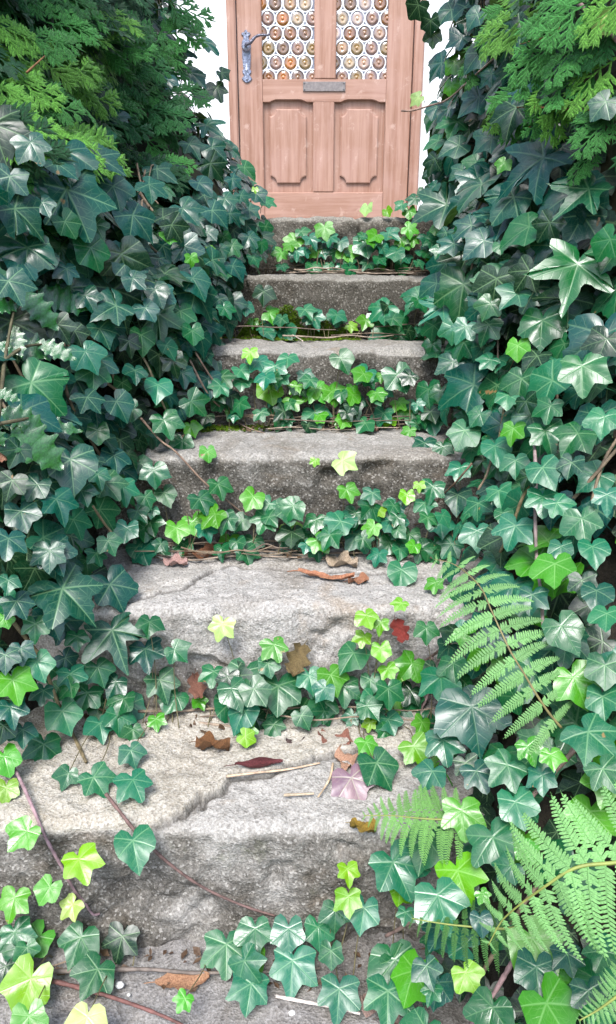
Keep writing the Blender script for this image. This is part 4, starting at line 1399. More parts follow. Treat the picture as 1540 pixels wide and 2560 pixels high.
def spray_geom(seed, n1=5, n2=3, ridge=True):
    """flat branching spray, axis along -Y (tip), face +Z, length 1"""
    rd = random.Random(seed)
    V, F = [], []
    Z = Vector((0, 0, 1))
    def bend(p):
        return Vector((p.x, p.y, p.z - 0.28 * p.y * p.y - 0.18 * abs(p.x)))
    ax = [Vector((0.05 * math.sin(k * 0.9 + seed), -k / 6, 0)) for k in range(7)]
    for k in range(6):
        d = (ax[k + 1] - ax[k])
        strip(V, F, ax[k], d.normalized(), Z, d.length * 1.12, 0.020 - 0.0012 * k, ridge)
    for k in range(n1):
        s = 0.10 + 0.84 * k / n1
        for sd in (-1, 1):
            ss = s + (0.05 if sd > 0 else 0) + rd.uniform(-.02, .02)
            L = (0.52 * (1 - ss) ** 0.8 + 0.10) * rd.uniform(0.75, 1.15)
            ang = R(rd.uniform(40, 56)) * sd
            p = Vector((0.05 * math.sin(ss * 6 * 0.9 + seed), -ss, 0))
            d = Vector((math.sin(ang), -math.cos(ang), rd.uniform(-.12, .12))).normalized()
            m = max(2, int(n2 * L / 0.4 + 0.5))
            strip(V, F, p, d, Z, L, 0.027, ridge)
            for j in range(m):
                f = 0.22 + 0.62 * j / m
                for s2 in (-1, 1):
                    a2 = ang + s2 * R(rd.uniform(32, 48))
                    d2 = Vector((math.sin(a2), -math.cos(a2), rd.uniform(-.2, .15))).normalized()
                    strip(V, F, p + d * L * (f + (0.05 if s2 > 0 else 0)), d2, Z, L * (0.36 * (1 - f) + 0.18), 0.029, ridge)
    V = [bend(v) for v in V]
    a, b, c = (V[i] for i in F[0][:3])
    if (b - a).cross(c - a).z < 0:
        F = [t[::-1] for t in F]
    return V, F
SPRAY = [me_from('conifer_spray', *spray_geom(20 + q), M['thuja'], False) for q in range(5)]
SPRAY_S = [(np.array(V), F) for V, F in (spray_geom(40 + q, 5, 2, False) for q in range(4))]
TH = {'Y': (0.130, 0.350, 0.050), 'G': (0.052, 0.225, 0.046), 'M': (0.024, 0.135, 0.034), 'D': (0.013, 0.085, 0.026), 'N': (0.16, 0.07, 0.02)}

def conifer_here(side, p, m=0.0):
    """the stretch of the bank where conifer shows rather than ivy"""
    if side < 0:
        low = interp(p.y, (0.8, 1.2, 1.5, 1.8, 2.0, 2.2), (1.50, 1.60, 1.62, 1.62, 1.64, 1.75))
        return p.z > low - m and p.y < 1.96 + m
    low = interp(p.y, (0.8, 1.1, 1.3, 1.5, 1.6), (1.52, 1.60, 1.68, 1.85, 2.1))
    return p.z > low - m and p.y < 1.58 + m
HSPEC = {
 -1: dict(label='conifer hedge with feathery green sprays on the door handle side', ymin=0.3, ymax=2.28, z0=1.50, ang=(35, 120),
     hero=[(60, 190, 150, 95, 'Y'), (150, 120, 150, 110, 'Y'), (120, 75, 120, 100, 'G'), (210, 205, 140, 80, 'Y'), (330, 190, 120, 85, 'G'), (60, 290, 120, 95, 'Y'), (240, 35, 150, 95, 'Y'),
           (30, 30, 130, 100, 'Y'), (170, 15, 140, 100, 'G'), (40, 100, 140, 90, 'Y'), (290, 110, 130, 80, 'G'), (350, 60, 150, 90, 'G'), (400, 130, 120, 90, 'M'), (380, 220, 120, 75, 'M'),
           (260, 240, 120, 70, 'G'), (420, 60, 130, 100, 'G'), (400, 290, 120, 60, 'M'), (440, 230, 110, 80, 'M'), (390, 350, 100, 70, 'G'), (420, 400, 90, 80, 'G'), (130, 250, 120, 75, 'G'),
           (20, 230, 100, 60, 'Y'), (170, 60, 110, 85, 'G'), (310, 20, 130, 90, 'M'), (450, 20, 110, 80, 'M'), (300, 160, 120, 80, 'M'), (340, 130, 120, 100, 'M'), (20, 150, 120, 100, 'G')]),
 1: dict(label='conifer hedge with hanging green sprays above the fern bank', ymin=0.3, ymax=2.28, z0=1.55, ang=(-75, -5),
     hero=[(1250, 40, 170, -60, 'Y'), (1390, 40, 170, -50, 'G'), (1380, 130, 150, -50, 'G'), (1300, 120, 150, -45, 'G'), (1250, 265, 130, -15, 'G'), (1330, 262, 130, -10, 'Y'), (1300, 270, 110, -20, 'G'),
           (1385, 215, 140, -40, 'G'), (1430, 190, 150, -50, 'Y'), (1440, 330, 130, -50, 'G'), (1410, 380, 100, -55, 'G'), (1200, 60, 110, -40, 'G'), (1160, 150, 110, -20, 'G'), (1340, 10, 140, -60, 'G'),
           (1450, 90, 140, -40, 'M'), (1220, 270, 100, -40, 'Y'), (1290, 190, 120, -40, 'G'), (1450, 260, 120, -50, 'M'), (1470, 20, 150, -50, 'Y')]),
}
for side, H_ in HSPEC.items():
    hd = thing('conifer_hedge', (side * 0.7, 1.5, 1.52), H_['label'], 'hedge', 'conifer hedges beside the stairs')
    hp0 = Vector(hd.location)
    # inner mass of old twigs
    V, F = [], []
    ys = np.linspace(0.1, 2.42, 40)
    zs = np.linspace(1.40, 2.36, 18)
    for Y in ys:
        for z in zs:
            x = surf(side, min(Y, 2.4), z) + side * (0.105 + 0.03 * math.sin(Y * 27 + z * 19) + 0.25 * max(0, z - 2.22) ** 0.5)
            V.append(Vector((x, Y, z)) - hp0)
        V.append(Vector((side * 1.5, Y, 2.42)) - hp0)
        V.append(Vector((side * 1.5, Y, 1.40)) - hp0)
    n = len(zs) + 2
    for i in range(len(ys) - 1):
        for k in range(n - 1):
            q = (i * n + k, (i + 1) * n + k, (i + 1) * n + k + 1, i * n + k + 1)
            F.append(q if side > 0 else q[::-1])
    for i in (0, len(ys) - 1):
        F.append(tuple(i * n + k for k in range(n)))
    ob('inner_branches', me_from('inner_branches', V, F, M['stem']), hd, (0.030, 0.030, 0.014))
    cnt = 0
    def spray(pos, nrm, tip, size, tone):
        c = TH[tone]
        v = random.uniform(0.8, 1.2)
        return ob('spray', random.choice(SPRAY), hd, (c[0] * v, c[1] * v, c[2] * v), local(hd, leaf_matrix(pos, nrm, tip, size)))
    for (px, py, wp, ang, tone) in H_['hero']:
        px, py, wp = px * 1.0377, py * 1.0377, wp * 1.0377
        kind, p, t = hit(px, py)
        if kind == 'D':
            t = 2.1 / ray(px, py).y
        d = ray(px, py)
        t -= 0.02 + 0.04 * random.random()
        pos = CAM + d * t
        size = wp * t / FPX * 1.15
        toc = (CAM - pos).normalized()
        tip = img_dir(ang + random.uniform(-8, 8), d)
        nrm = toc * 0.8 + UP * 0.6 + Vector((random.uniform(-.3, .3), random.uniform(-.3, .3), random.uniform(-.2, .2)))
        spray(pos - tip * size * 0.45, nrm, tip, size, tone)
        cnt += 1
    rd = random.Random(60 + side)
    extra = []
    ylim = (2.16 if side < 0 else 1.58)
    while cnt < (230 if side < 0 else 42):
        Y = rd.uniform(0.75, ylim)
        z = rd.uniform(H_['z0'] + 0.02, min(2.36, 1.46 + 0.36 * Y + 0.12))
        size = rd.uniform(0.09, 0.17)
        pos = Vector((surf(side, Y, z) + side * rd.uniform(-0.02, 0.06), Y, z))
        d = (pos - CAM)
        if not conifer_here(side, pos):
            continue
        toc = -d.normalized()
        tip = img_dir(rd.uniform(*H_['ang']), d)
        nrm = toc * 0.55 + snormal(side, Y, z) * 0.4 + UP * 0.5 + Vector((rd.uniform(-.5, .5), rd.uniform(-.5, .5), rd.uniform(-.3, .3)))
        deep = rd.random()
        spray(pos - tip * size * 0.4, nrm, tip, size, rd.choice('YGGMMD'))
        cnt += 1
    items = []
    for _ in range(900 if side < 0 else 700):
        Y = rd.uniform(0.15, 2.36)
        z = rd.uniform(1.50, 2.38)
        size = rd.uniform(0.09, 0.17)
        pos = Vector((surf(side, Y, z) + side * rd.uniform(0.02, 0.11), Y, z))
        tip = Vector((-side * 0.6, rd.uniform(-.7, .4), rd.uniform(-.7, .4)))
        nrm = Vector((-side * 0.5, -0.4, 0.6)) + Vector((rd.uniform(-.6, .6), rd.uniform(-.6, .6), rd.uniform(-.4, .4)))
        if not conifer_here(side, pos, -0.05):
            continue
        items.append(leaf_matrix(pos - tip.normalized() * size * 0.4, nrm, tip, size))
    for _ in range(160):                                       # the rounded top of the hedge
        Y = rd.uniform(0.15, 2.36)
        x = side * (abs(surf(side, Y, 2.3)) + rd.uniform(0.05, 0.9))
        items.append(leaf_matrix(Vector((x, Y, 2.40)), Vector((0, -0.3, 1)), Vector((rd.uniform(-1, 1), rd.uniform(-1, 1), 0.7)), rd.uniform(0.12, 0.2)))
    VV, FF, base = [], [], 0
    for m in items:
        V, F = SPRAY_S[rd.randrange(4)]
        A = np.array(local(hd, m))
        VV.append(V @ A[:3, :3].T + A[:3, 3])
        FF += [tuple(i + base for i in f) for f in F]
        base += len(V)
    o = ob('foliage', me_from('foliage', np.concatenate(VV).tolist(), FF, M['thuja'], False), hd, (0.014, 0.066, 0.022))  # inner sprays: shade of the hedge's depth put into a darker green
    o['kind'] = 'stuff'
    # a few brown twigs
    for path in ([(1475, 275), (1400, 272), (1330, 268), (1230, 270)], [(1400, 70), (1360, 95), (1300, 110)]) if side > 0 else ([(66, 182), (90, 160), (112, 140)],):
        P = []
        for px, py in path:
            k_, p, t = hit(px * 1.0, py * 1.0)
            P.append(CAM + ray(px, py) * ((t if k_ != 'D' else 2.0 / ray(px, py).y) - 0.06))
        stem_obj(hd, P, 0.0020, 0.001, (0.24, 0.12, 0.05), name='twig')

# ------------------------------------------------------------------ ferns
def pinna_geom(seed):
    rd = random.Random(seed)
    V, F = [], []
    n = 19
    def axis(s):
        return Vector((s, 0.16 * s * s, -0.24 * s * s))
    Z = Vector((0, 0, 1))
    b = len(V)
    for k in range(9):
        s = k / 8
        w_ = 0.010 * (1 - 0.75 * s)
        q = axis(s)
        V += [q + Vector((0, -w_, 0.002)), q + Vector((0, 0, 0.010)), q + Vector((0, w_, 0.002))]
    for k in range(8):
        a = b + k * 3
        F += [(a, a + 3, a + 4, a + 1), (a + 1, a + 4, a + 5, a + 2)]
    for k in range(n):
        s = 0.035 + 0.93 * k / n
        L = (0.128 * (1 - s) ** 0.6 + 0.013) * (0.25 if rd.random() < 0.04 else 1) * (0.8 + 0.2 * min(1, s * 6)) * rd.uniform(0.92, 1.08)
        w_ = 0.0225 * (1 - 0.40 * s)
        for sd in (-1, 1):
            a = R(rd.uniform(60, 70))
            d = Vector((math.cos(a), math.sin(a) * sd, rd.uniform(-.25, .02)))
            c = Vector((-d.y, d.x, 0)) * sd
            p = axis(s + (0.02 if sd > 0 else 0))
            i = len(V)
            V += [p - c * w_ * 0.9, p + d * L * 0.5 - c * w_ + Z * 0.006, p + d * L * 0.85 - c * w_ * 0.75, p + d * L, p + d * L * 0.85 + c * w_ * 0.6, p + d * L * 0.5 + c * w_ + Z * 0.006, p + c * w_ * 0.9]
            f = [(i, i + 1, i + 5, i + 6), (i + 1, i + 2, i + 4, i + 5), (i + 2, i + 3, i + 4)]
            F += f if sd > 0 else f
    # keep every face looking to +Z
    out = []
    for t in F:
        a, b2, c2 = (V[q] for q in t[:3])
        out.append(t if (b2 - a).cross(c2 - a).z > 0 else t[::-1])
    return V, out
PINNA = [me_from('fern_pinna', *pinna_geom(70 + q), M['fern'], False) for q in range(3)]
PINNA_M = []
for me in PINNA:                                               # mirrored twins for the other side of the midrib
    m2 = me.copy()
    co = np.empty(len(m2.vertices) * 3, np.float32)
    m2.vertices.foreach_get('co', co)
    co = co.reshape(-1, 3); co[:, 1] *= -1
    m2.vertices.foreach_set('co', co.ravel())
    m2.flip_normals()
    PINNA_M.append(m2)

def fern(label, fronds):
    f0 = fronds[0]
    k_, p, t = hit(*f0['path'][0])
    root = thing('fern', p, label, 'fern', 'ferns growing out of the ivy')
    for f in fronds:
        P = []
        npt = len(f['path'])
        for j, (px, py) in enumerate(f['path']):
            k_, p, t = hit(px, py)
            u = j / (npt - 1)
            lf = f['lift'][0] * (1 - u) + f['lift'][1] * u + f['lift'][2] * math.sin(math.pi * u)
            P.append([px, py, t - lf])
        ts = [q[2] for q in P]
        t0_ = min(ts)
        ts = [t0_ + f.get('follow', 0.35) * (q - t0_) for q in ts]
        for _ in range(3):
            ts = [sum(ts[max(0, k - 1):k + 2]) / len(ts[max(0, k - 1):k + 2]) for k in range(len(ts))]
        P = [CAM + ray(a, b) * t for (a, b, _), t in zip(P, ts)]
        P = catmull(P, 6)
        o0 = Vector(root.location)
        V, F = tube([q - o0 for q in P], f.get('r', 0.0017), 0.0005, 6)
        fr = ob('frond', me_from('midrib', V, F, M['petiole']), root, f.get('rcol', (0.22, 0.26, 0.06)))
        L = [0.0]
        for k in range(len(P) - 1):
            L.append(L[-1] + (P[k + 1] - P[k]).length)
        def at(s):
            s *= L[-1]
            for k in range(len(P) - 1):
                if s <= L[k + 1]:
                    q = (s - L[k]) / max(1e-9, L[k + 1] - L[k])
                    return P[k].lerp(P[k + 1], q), (P[k + 1] - P[k]).normalized()
            return P[-1], (P[-1] - P[-2]).normalized()
        n = f['n']
        for k in range(n):
            s = f.get('s0', 0.04) + (0.985 - f.get('s0', 0.04)) * (k / (n - 1)) ** 0.92
            p, T = at(s)
            N_ = ((CAM - p).normalized() * f.get('nc', 0.7) + UP * f.get('nu', 0.55) + Vector(f.get('nv', (0, 0, 0))))
            N_ = (N_ - T * N_.dot(T)).normalized()
            B = N_.cross(T)
            prof = interp(s, f['ps'], f['pl'])
            for sd in (-1, 1):
                ln = prof * (f['wl'] if sd > 0 else f['wr']) * random.uniform(0.92, 1.06)
                ln = ln * (p - CAM).length * 0.93 / FPX
                a = R(interp(s, (0, 0.6, 1), f['ang'])) + R(random.uniform(-4, 4))
                # + side is screen-side given by the cross product; both sides droop a little
                d = (T * math.cos(a) + B * sd * math.sin(a) - N_ * 0.10).normalized()
                zz = (N_ + B * sd * random.uniform(-.3, .35) + T * random.uniform(-.28, .28))
                zz = (zz - d * zz.dot(d)).normalized()
                yy = zz.cross(d)
                m = Matrix(((d.x, yy.x, zz.x, p.x), (d.y, yy.y, zz.y, p.y), (d.z, yy.z, zz.z, p.z), (0, 0, 0, 1))) @ Matrix.Diagonal((ln, ln * f.get('wid', 1.0), ln, 1))
                mesh = random.choice(PINNA if sd > 0 else PINNA_M)
                c = f['col']
                v = random.uniform(0.85, 1.15)
                ob('pinna', mesh, fr, (c[0] * v, c[1] * v, c[2] * v), local(root, m))
    return root
FC = (0.20, 0.41, 0.145)
fern('upright fern frond leaning over the ivy beside the pale cracked step', [
    dict(path=[(1403, 1819), (1372, 1782), (1341, 1736), (1310, 1684), (1278, 1632), (1253, 1580), (1227, 1523), (1206, 1476), (1175, 1440), (1133, 1410), (1085, 1398)], lift=(0.03, 0.05, 0.09),
         n=15, ps=(0, 0.25, 0.5, 0.75, 0.92, 1), pl=(110, 150, 158, 118, 60, 20), wid=1.2, wl=1.0, wr=0.85, ang=(92, 82, 55), col=FC, rcol=(0.20, 0.17, 0.07))])
fern('largest fern frond, pale green and spreading over the lowest ivy', [
    dict(path=[(1680, 2130), (1600, 2140), (1540, 2156), (1460, 2164), (1413, 2182), (1367, 2213), (1330, 2239), (1289, 2270), (1252, 2306), (1221, 2363)], lift=(0.12, 0.07, 0.10),
         n=14, ps=(0, 0.3, 0.5, 0.7, 0.88, 1), pl=(185, 192, 175, 124, 68, 18), wl=1.0, wr=1.0, ang=(75, 66, 48), col=(0.21, 0.44, 0.15), r=0.0020, wid=1.15, nc=1.0, nu=0.35)])
fern('small fern frond lying flat toward the broken mortar tread', [
    dict(path=[(1165, 2050), (1128, 2049), (1081, 2048), (1029, 2044), (977, 2039), (910, 2039)], lift=(0.025, 0.03, 0.04),
         n=13, ps=(0, 0.25, 0.5, 0.75, 1), pl=(100, 105, 92, 58, 14), wl=1.0, wr=1.0, ang=(75, 65, 50), col=(0.15, 0.34, 0.085), wid=1.2)])
fern('dark shaded fern under the largest frond near the lowest riser', [
    dict(path=[(1300, 2318), (1250, 2322), (1190, 2318), (1130, 2312), (1080, 2305), (1030, 2296)], lift=(0.015, 0.02, 0.02),
         n=12, ps=(0, 0.3, 0.6, 1), pl=(95, 100, 85, 25), wl=0.9, wr=0.8, ang=(85, 80, 60), col=(0.055, 0.165, 0.035))])  # shade under the larger frond is put into this darker green
fern('narrow fern frond tip poking out low beside the lowest step', [
    dict(path=[(1640, 2420), (1580, 2462), (1530, 2500), (1490, 2528), (1447, 2552)], lift=(0.09, 0.07, 0.03),
         n=18, ps=(0, 0.4, 0.8, 1), pl=(80, 62, 34, 10), wl=1, wr=1, ang=(75, 65, 50), col=FC)])

# ------------------------------------------------------------------ holly
def holly_geom(seed):
    rd = random.Random(seed)
    V, F, UV = [], [], []
    n = 29
    for k in range(n):
        s = k / (n - 1)
        sp = abs(math.sin(math.pi * 4.5 * s))
        w_ = 0.235 * math.sin(math.pi * min(1, s * 0.96 + 0.04)) ** 0.75
        edge = w_ * (0.74 + 0.50 * sp ** 7) + 0.004
        wave = 0.05 * (sp ** 2 - 0.4)
        y = -s
        zc = -0.16 * s * s
        for f in (-1, -0.5, 0, 0.5, 1):
            x = edge * f
            z = zc + (0.10 * abs(f) ** 1.2 - 0.16 * f * f * 0.5) * w_ * 4 + (wave * abs(f) ** 2) + rd.uniform(-.004, .004)
            V.append((x, y - (0.03 * sp ** 3 if abs(f) == 1 else 0), z))
    for k in range(n - 1):
        for j in range(4):
            a = k * 5 + j
            F.append((a, a + 5, a + 6, a + 1))
    a, b, c = (Vector(V[i]) for i in F[0][:3])
    if (b - a).cross(c - a).z < 0:
        F = [t[::-1] for t in F]
    return V, F
HOLLY = [me_from('holly_leaf', *holly_geom(80 + q), M['holly']) for q in range(3)]
hz = lambda x, y: (x * 0.2695, 640 + y * 0.2695)
k_, hp_, t_ = hit(20, 900)
hol = thing('holly_sprig', hp_, 'glossy spiny holly sprig growing through the dark ivy', 'holly')
for (a, b, wd_) in (((350, 340), (775, 285), 1.15), ((165, 300), (545, 515), 0.95), ((20, 830), (485, 715), 0.95), ((330, 800), (660, 860), 0.8), ((0, 1440), (365, 1420), 1.0), ((215, 1545), (690, 1470), 0.55),
                   ((115, 1560), (590, 1830), 1.1), ((-60, 1250), (110, 1230), 0.9), ((-150, 760), (60, 830), 0.9), ((-100, 1560), (40, 1640), 1.0), ((-120, 480), (100, 330), 0.9), ((120, 640), (190, 900), 0.8)):
    A_, B_ = hz(*a), hz(*b)
    mx_, my_ = (A_[0] + B_[0]) / 2, (A_[1] + B_[1]) / 2
    k_, p, t = hit(max(0, mx_), my_)
    t -= random.uniform(0.055, 0.085)
    p0 = CAM + ray(*A_) * (t + 0.012); p1 = CAM + ray(*B_) * (t - 0.004)
    L = (p1 - p0).length
    nrm = (CAM - p0).normalized() * 1.0 + UP * 0.65 + Vector((random.uniform(-.15, .35), 0, 0))
    m = leaf_matrix(p0, nrm, (p1 - p0), L) @ Matrix.Diagonal((wd_ * 1.25, 1, 1, 1))
    ob('leaf', random.choice(HOLLY), hol, (0.020 * random.uniform(.8, 1.3), 0.105, 0.022), local(hol, m))
for path in ([(-20, 1120), (0, 1010), (12, 900), (30, 800), (45, 730)], [(12, 900), (60, 868), (110, 860)], [(-5, 1060), (50, 1050), (70, 1045)]):
    P = [CAM + ray(a, b) * (hit(max(0, a), b)[2] - 0.05) for a, b in path]
    stem_obj(hol, P, 0.0035, 0.0018, (0.10, 0.09, 0.05))

# ------------------------------------------------------------------ moss
def moss_patch(name, label, spots):
    V, F = [], []
    c0 = Vector(spots[0][0])
    for (c, nx, radius, n) in spots:
        c = Vector(c)
        for _ in range(n):
            a, r = random.uniform(0, 6.283), radius[0] * random.random() ** 0.6
            h = radius[1] * (1 - (r / radius[0]) ** 2) * random.uniform(0.3, 1)
            p = c + Vector((math.cos(a) * r, 0, 0)) + (Vector((0, -h * 0.35, h)) if nx else Vector((0, math.sin(a) * r * 0.3, h * 0.3)))
            q = random.uniform(0.004, 0.009)
            d = Vector((random.uniform(-1, 1), random.uniform(-1, .3), random.uniform(-.2, 1))).normalized()
            s = d.orthogonal().normalized() * q * 0.28
            i = len(V)
            V += [p - s - c0, p + s - c0, p + d * q - c0]
            F.append((i, i + 1, i + 2))
    o = ob(name, me_from(name, V, F, M['moss'], False), None, (0.085, 0.150, 0.008))
    o.location = c0
    o['label'] = label
    o['kind'] = 'stuff'
    return o
ys1 = NY[1] - 0.024
moss_patch('moss', 'bright green moss cushion at the foot of the mossy riser',
    [((-0.050, ys1, NZ[2]), True, (0.050, 0.085), 2600), ((0.03, ys1, NZ[2]), True, (0.045, 0.055), 1500), ((-0.13, ys1, NZ[2]), True, (0.05, 0.05), 1200), ((0.09, ys1, NZ[2]), True, (0.05, 0.03), 500),
     ((0.02, NY[1] - 0.055, NZ[2] + 0.002), False, (0.11, 0.012), 900), ((-0.12, NY[1] - 0.05, NZ[2] + 0.002), False, (0.10, 0.012), 700)])
moss_patch('moss', 'thin moss in the shaded corner behind the fourth tread',
    [((-0.22, NY[2] - 0.06, NZ[3] + 0.003), False, (0.10, 0.014), 700), ((-0.1, NY[2] - 0.05, NZ[3] + 0.003), False, (0.08, 0.012), 400)])

# ------------------------------------------------------------------ fallen leaves, straws, pebbles
def dead_geom(kind, seed):
    rd = random.Random(seed)
    V, F = [], []
    n, m = 15, 6
    for k in range(n):
        s = k / (n - 1)
        if kind == 'oak':
            w_ = 0.17 * math.sin(math.pi * (0.05 + 0.93 * s)) ** 0.6 * (0.72 + 0.42 * abs(math.sin(s * math.pi * 4.5)))
        elif kind == 'strip':
            w_ = 0.09 * math.sin(math.pi * (0.06 + 0.9 * s)) ** 0.5 * rd.uniform(0.75, 1.15)
        elif kind == 'roll':
            w_ = 0.20 * math.sin(math.pi * (0.04 + 0.93 * s)) ** 0.7
        else:
            w_ = 0.34 * math.sin(math.pi * (0.06 + 0.9 * s)) ** 0.5 * (0.62 + 0.5 * abs(math.sin(s * 8.2 + seed))) * rd.uniform(0.85, 1.15)
        for j in range(m):
            f = j / (m - 1) * 2 - 1
            if kind == 'roll':
                a = f * 2.0
                x, z = 0.10 * math.sin(a) * w_ / 0.2, 0.09 * (1 - math.cos(a)) * w_ / 0.2
            else:
                x = f * w_
                z = 0.30 * w_ * f * f * (1 if kind != 'crumple' else 1.4)
            z += 0.045 * math.sin(s * 9 + f * 3 + seed) * (2.6 if kind == 'crumple' else 0.6) + (0.07 * math.sin(f * 5 + seed + s * 4) if kind == 'crumple' else 0) + rd.uniform(-.014, .014) + 0.10 * (2 * s - 1) ** 2
            V.append(Vector((x, s - 0.5, z + 0.02)))
    for k in range(n - 1):
        for j in range(m - 1):
            a = k * m + j
            F.append((a, a + 1, a + m + 1, a + m))
    nf = len(V)
    tube([Vector((0, 0.48, 0.10)), Vector((0.02, 0.60, 0.07)), Vector((0.04, 0.72, 0.03))], 0.012, 0.010, 4, V, F)
    return V, F
def fallen(px, py, wpx, ang, kind, color, label, lift=0.003, flat=True, z=None):
    k_, p, t = hit(px, py)
    d = ray(px, py)
    pos = p - d * 0.004
    size = wpx * t / FPX * 0.95
    if flat:
        zz = stair_z(p.y)
        i = next((k for k in range(9) if p.y >= NY[k]), 8)
        pos = on_plane_z(px, py, NZ[i]) + Vector((0, 0, lift))
        m = Matrix.Translation(pos) @ Matrix.Rotation(R(ang), 4, 'Z') @ Matrix.Rotation(R(random.uniform(-12, 12)), 4, 'Y') @ Matrix.Scale(size, 4)
    else:
        m = leaf_matrix(pos - d.normalized() * 0.03, (CAM - pos).normalized() + UP * 0.4, img_dir(ang, d), size)
    V, F = dead_geom(kind, int(px))
    o = ob('fallen_leaf', me_from('fallen_leaf', V, F, M['dead']), None, color, m)
    return tag(o, label, 'leaf', 'fallen dead leaves')
fallen(457, 2463, 140, 95, 'oak', (0.50, 0.28, 0.16), 'tan lobed oak leaf lying on the lowest tread')
fallen(533, 1884, 90, 80, 'crumple', (0.20, 0.09, 0.03), 'small brown withered leaf on the pale mortar layer', lift=0.013)
fallen(648, 1936, 125, 96, 'roll', (0.14, 0.03, 0.035), 'dark red rolled-up leaf beside a straw', lift=0.014)
fallen(838, 1862, 92, 60, 'crumple', (0.30, 0.13, 0.09), 'reddish brown crumpled leaf at the foot of the cracked step riser')
fallen(748, 1856, 80, 120, 'crumple', (0.10, 0.06, 0.055), 'dark rotting leaf at the foot of the cracked step riser')
fallen(862, 1908, 85, 10, 'crumple', (0.55, 0.33, 0.22), 'pale tan dry leaf next to the purple ivy leaf')
fallen(815, 1450, 150, 75, 'strip', (0.48, 0.22, 0.12), 'long orange dry leaf strip on the cracked tread')
fallen(895, 1458, 55, 100, 'crumple', (0.42, 0.20, 0.11), 'ragged end of an orange dry leaf on the cracked tread')
fallen(440, 1412, 64, 80, 'crumple', (0.56, 0.36, 0.32), 'pinkish pale dry leaf at the back of the cracked tread')
fallen(505, 1394, 90, 100, 'crumple', (0.26, 0.11, 0.05), 'brown leaf litter clump at the back of the cracked tread')
fallen(855, 1414, 85, 70, 'crumple', (0.52, 0.42, 0.30), 'papery beige leaf at the back of the cracked tread')
fallen(930, 1078, 45, 30, 'crumple', (0.34, 0.19, 0.14), 'small curled brown leaf on the fourth tread below the door')
fallen(908, 2076, 70, 70, 'crumple', (0.36, 0.24, 0.03), 'yellow and brown leaf lying by the small fern')
fallen(492, 1716, 66, 10, 'crumple', (0.26, 0.12, 0.08), 'brown dead leaf hanging in the ivy below the cracked step', flat=False)
fallen(745, 1652, 84, -20, 'crumple', (0.20, 0.15, 0.06), 'half-dead brown and green leaf above the ivy cluster', flat=False)
fallen(1000, 1578, 62, 20, 'crumple', (0.26, 0.035, 0.025), 'deep red withered leaf among yellow ivy leaves', flat=False)
fallen(6, 1128, 60, 0, 'crumple', (0.50, 0.26, 0.16), 'orange-brown dead leaf caught below the holly', flat=False)
fallen(455, 1098, 30, 80, 'crumple', (0.60, 0.45, 0.28), 'tiny beige leaf fragment on the fourth tread below the door')
fallen(105, 2005, 60, 100, 'strip', (0.50, 0.40, 0.28), 'pale dry leaf shred on the broken mortar tread')
fallen(950, 2535, 110, 60, 'crumple', (0.40, 0.28, 0.24), 'greyish brown dead leaf under the lowest ivy')
# purple ivy leaf
px, py = 878, 1968
pos = on_plane_z(px, py, NZ[5]) + Vector((0, 0, 0.016))
o = ob('fallen_leaf', LEAF['three'][1], None, (0.17, 0.10, 0.145), leaf_matrix(pos, Vector((-0.1, -0.5, 1)), Vector((0.25, -1, 0)), 0.066))
tag(o, 'faded purple ivy leaf lying on the broken mortar tread', 'leaf', 'fallen dead leaves')

def litter():
    rd = random.Random(77)
    V, F = [], []
    for i in range(0, 6):
        xl = interp(NY[i], ELY, ELX) - 0.03; xr = interp(NY[i], ELY, ERX) + 0.05
        for _ in range((150, 90, 150, 150, 130, 90)[i]):
            u = rd.random()
            x = xl + (xr - xl) * u
            y = NY[i] - 0.032 - 0.055 * rd.random() ** 2.2
            p = Vector((x, y, NZ[i + 1] + 0.004 + rd.uniform(0, 0.006)))
            q = rd.uniform(0.003, 0.010)
            d = Vector((rd.uniform(-1, 1), rd.uniform(-1, 1), rd.uniform(-.2, .4))).normalized() * q
            e = Vector((-d.y, d.x, rd.uniform(-.4, .4) * q)) * rd.uniform(0.25, 0.7)
            k = len(V)
            V += [p - d, p + e, p + d, p - e + Vector((0, 0, 0.002))]
            F.append((k, k + 1, k + 2, k + 3))
    o = ob('leaf_litter', me_from('leaf_litter', V, F, M['dead'], False), None, (0.13, 0.08, 0.045))
    o['kind'] = 'stuff'
    o['label'] = 'brown crumbs of leaf litter in the corners of the steps'
litter()
def straw(path, r, color, label, on=None):
    pts = []
    for px, py in path:
        k_, p, t = hit(px, py)
        pts.append((on_plane_z(px, py, on) + Vector((0, 0, r + 0.010))) if on else p - ray(px, py) * 0.01)
    c = sum(pts, Vector()) / len(pts)
    V, F = tube([q - c for q in catmull(pts, 5)], r, r * 0.7, 6, knob=0.15)
    o = ob('dry_stalk', me_from('dry_stalk', V, F, M['stem']), None, color)
    o.location = c
    tag(o, label, 'stalk', 'dry stalks on the steps')
straw([(567, 1958), (640, 1949), (720, 1940), (800, 1924)], 0.0018, (0.55, 0.40, 0.28), 'straight straw lying along the edge of the mortar layer', NZ[5])
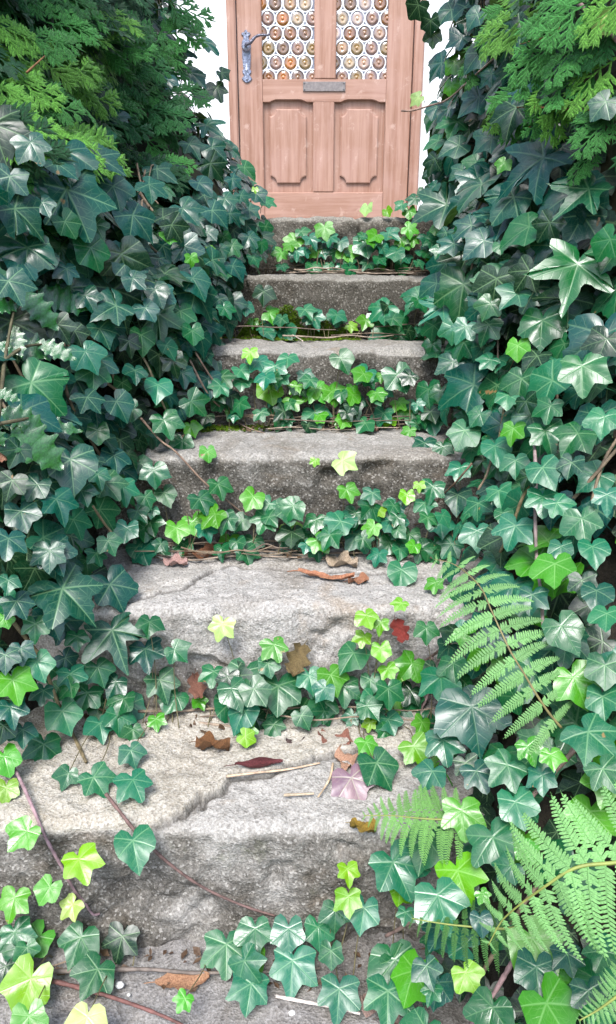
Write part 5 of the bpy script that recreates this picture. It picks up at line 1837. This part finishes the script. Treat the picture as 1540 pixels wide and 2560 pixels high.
straw([(832, 1925), (826, 1958), (812, 1985), (795, 2010)], 0.0018, (0.60, 0.45, 0.30), 'curved pale leaf stalk beside the purple leaf', NZ[5])
straw([(690, 2508), (760, 2522), (830, 2535), (900, 2552)], 0.0024, (0.62, 0.55, 0.50), 'bleached thin stick on the lowest tread', NZ[6])
straw([(668, 834), (705, 840), (735, 852), (757, 866)], 0.0020, (0.50, 0.42, 0.36), 'bleached bare stalk across the tread below the mossy riser', NZ[2] + 0.002)
straw([(710, 2006), (745, 2004), (785, 2002)], 0.0022, (0.48, 0.38, 0.27), 'short brown stub with dry bud on the mortar step', NZ[5])

def pebble(px, py, w_, color, label, zi):
    p = on_plane_z(px, py, NZ[zi])
    t = (p - CAM).length
    r = w_ * t / FPX / 2
    rd = random.Random(int(px * 3 + py))
    V, F = [], []
    nlat, nlon = 5, 8
    V.append(Vector((0, 0, r * 0.7)))
    for a in range(1, nlat):
        th = math.pi * a / nlat
        for b in range(nlon):
            ph = 2 * math.pi * b / nlon
            k = r * rd.uniform(0.85, 1.15)
            V.append(Vector((k * math.sin(th) * math.cos(ph), k * 0.8 * math.sin(th) * math.sin(ph), k * 0.7 * math.cos(th))))
    V.append(Vector((0, 0, -r * 0.7)))
    for b in range(nlon):
        F.append((0, 1 + b, 1 + (b + 1) % nlon))
        F.append((len(V) - 1, 1 + (nlat - 2) * nlon + (b + 1) % nlon, 1 + (nlat - 2) * nlon + b))
    for a in range(nlat - 2):
        for b in range(nlon):
            i = 1 + a * nlon + b; j = 1 + a * nlon + (b + 1) % nlon
            F.append((i, i + nlon, j + nlon, j))
    o = ob('pebble', me_from('pebble', V, F, M['stone']), None, color)
    o.location = p + Vector((0, 0, r * 0.5 + 0.003))
    tag(o, label, 'pebble', 'pebbles on the lowest tread')
pebble(300, 2471, 19, (0.80, 0.79, 0.77), 'white pebble lying under the lowest ivy leaves', 6)
pebble(322, 2493, 9, (0.70, 0.68, 0.64), 'tiny pale grit stone near the white pebble', 6)
pebble(730, 2540, 16, (0.72, 0.71, 0.69), 'pale pebble beside the bleached stick', 6)
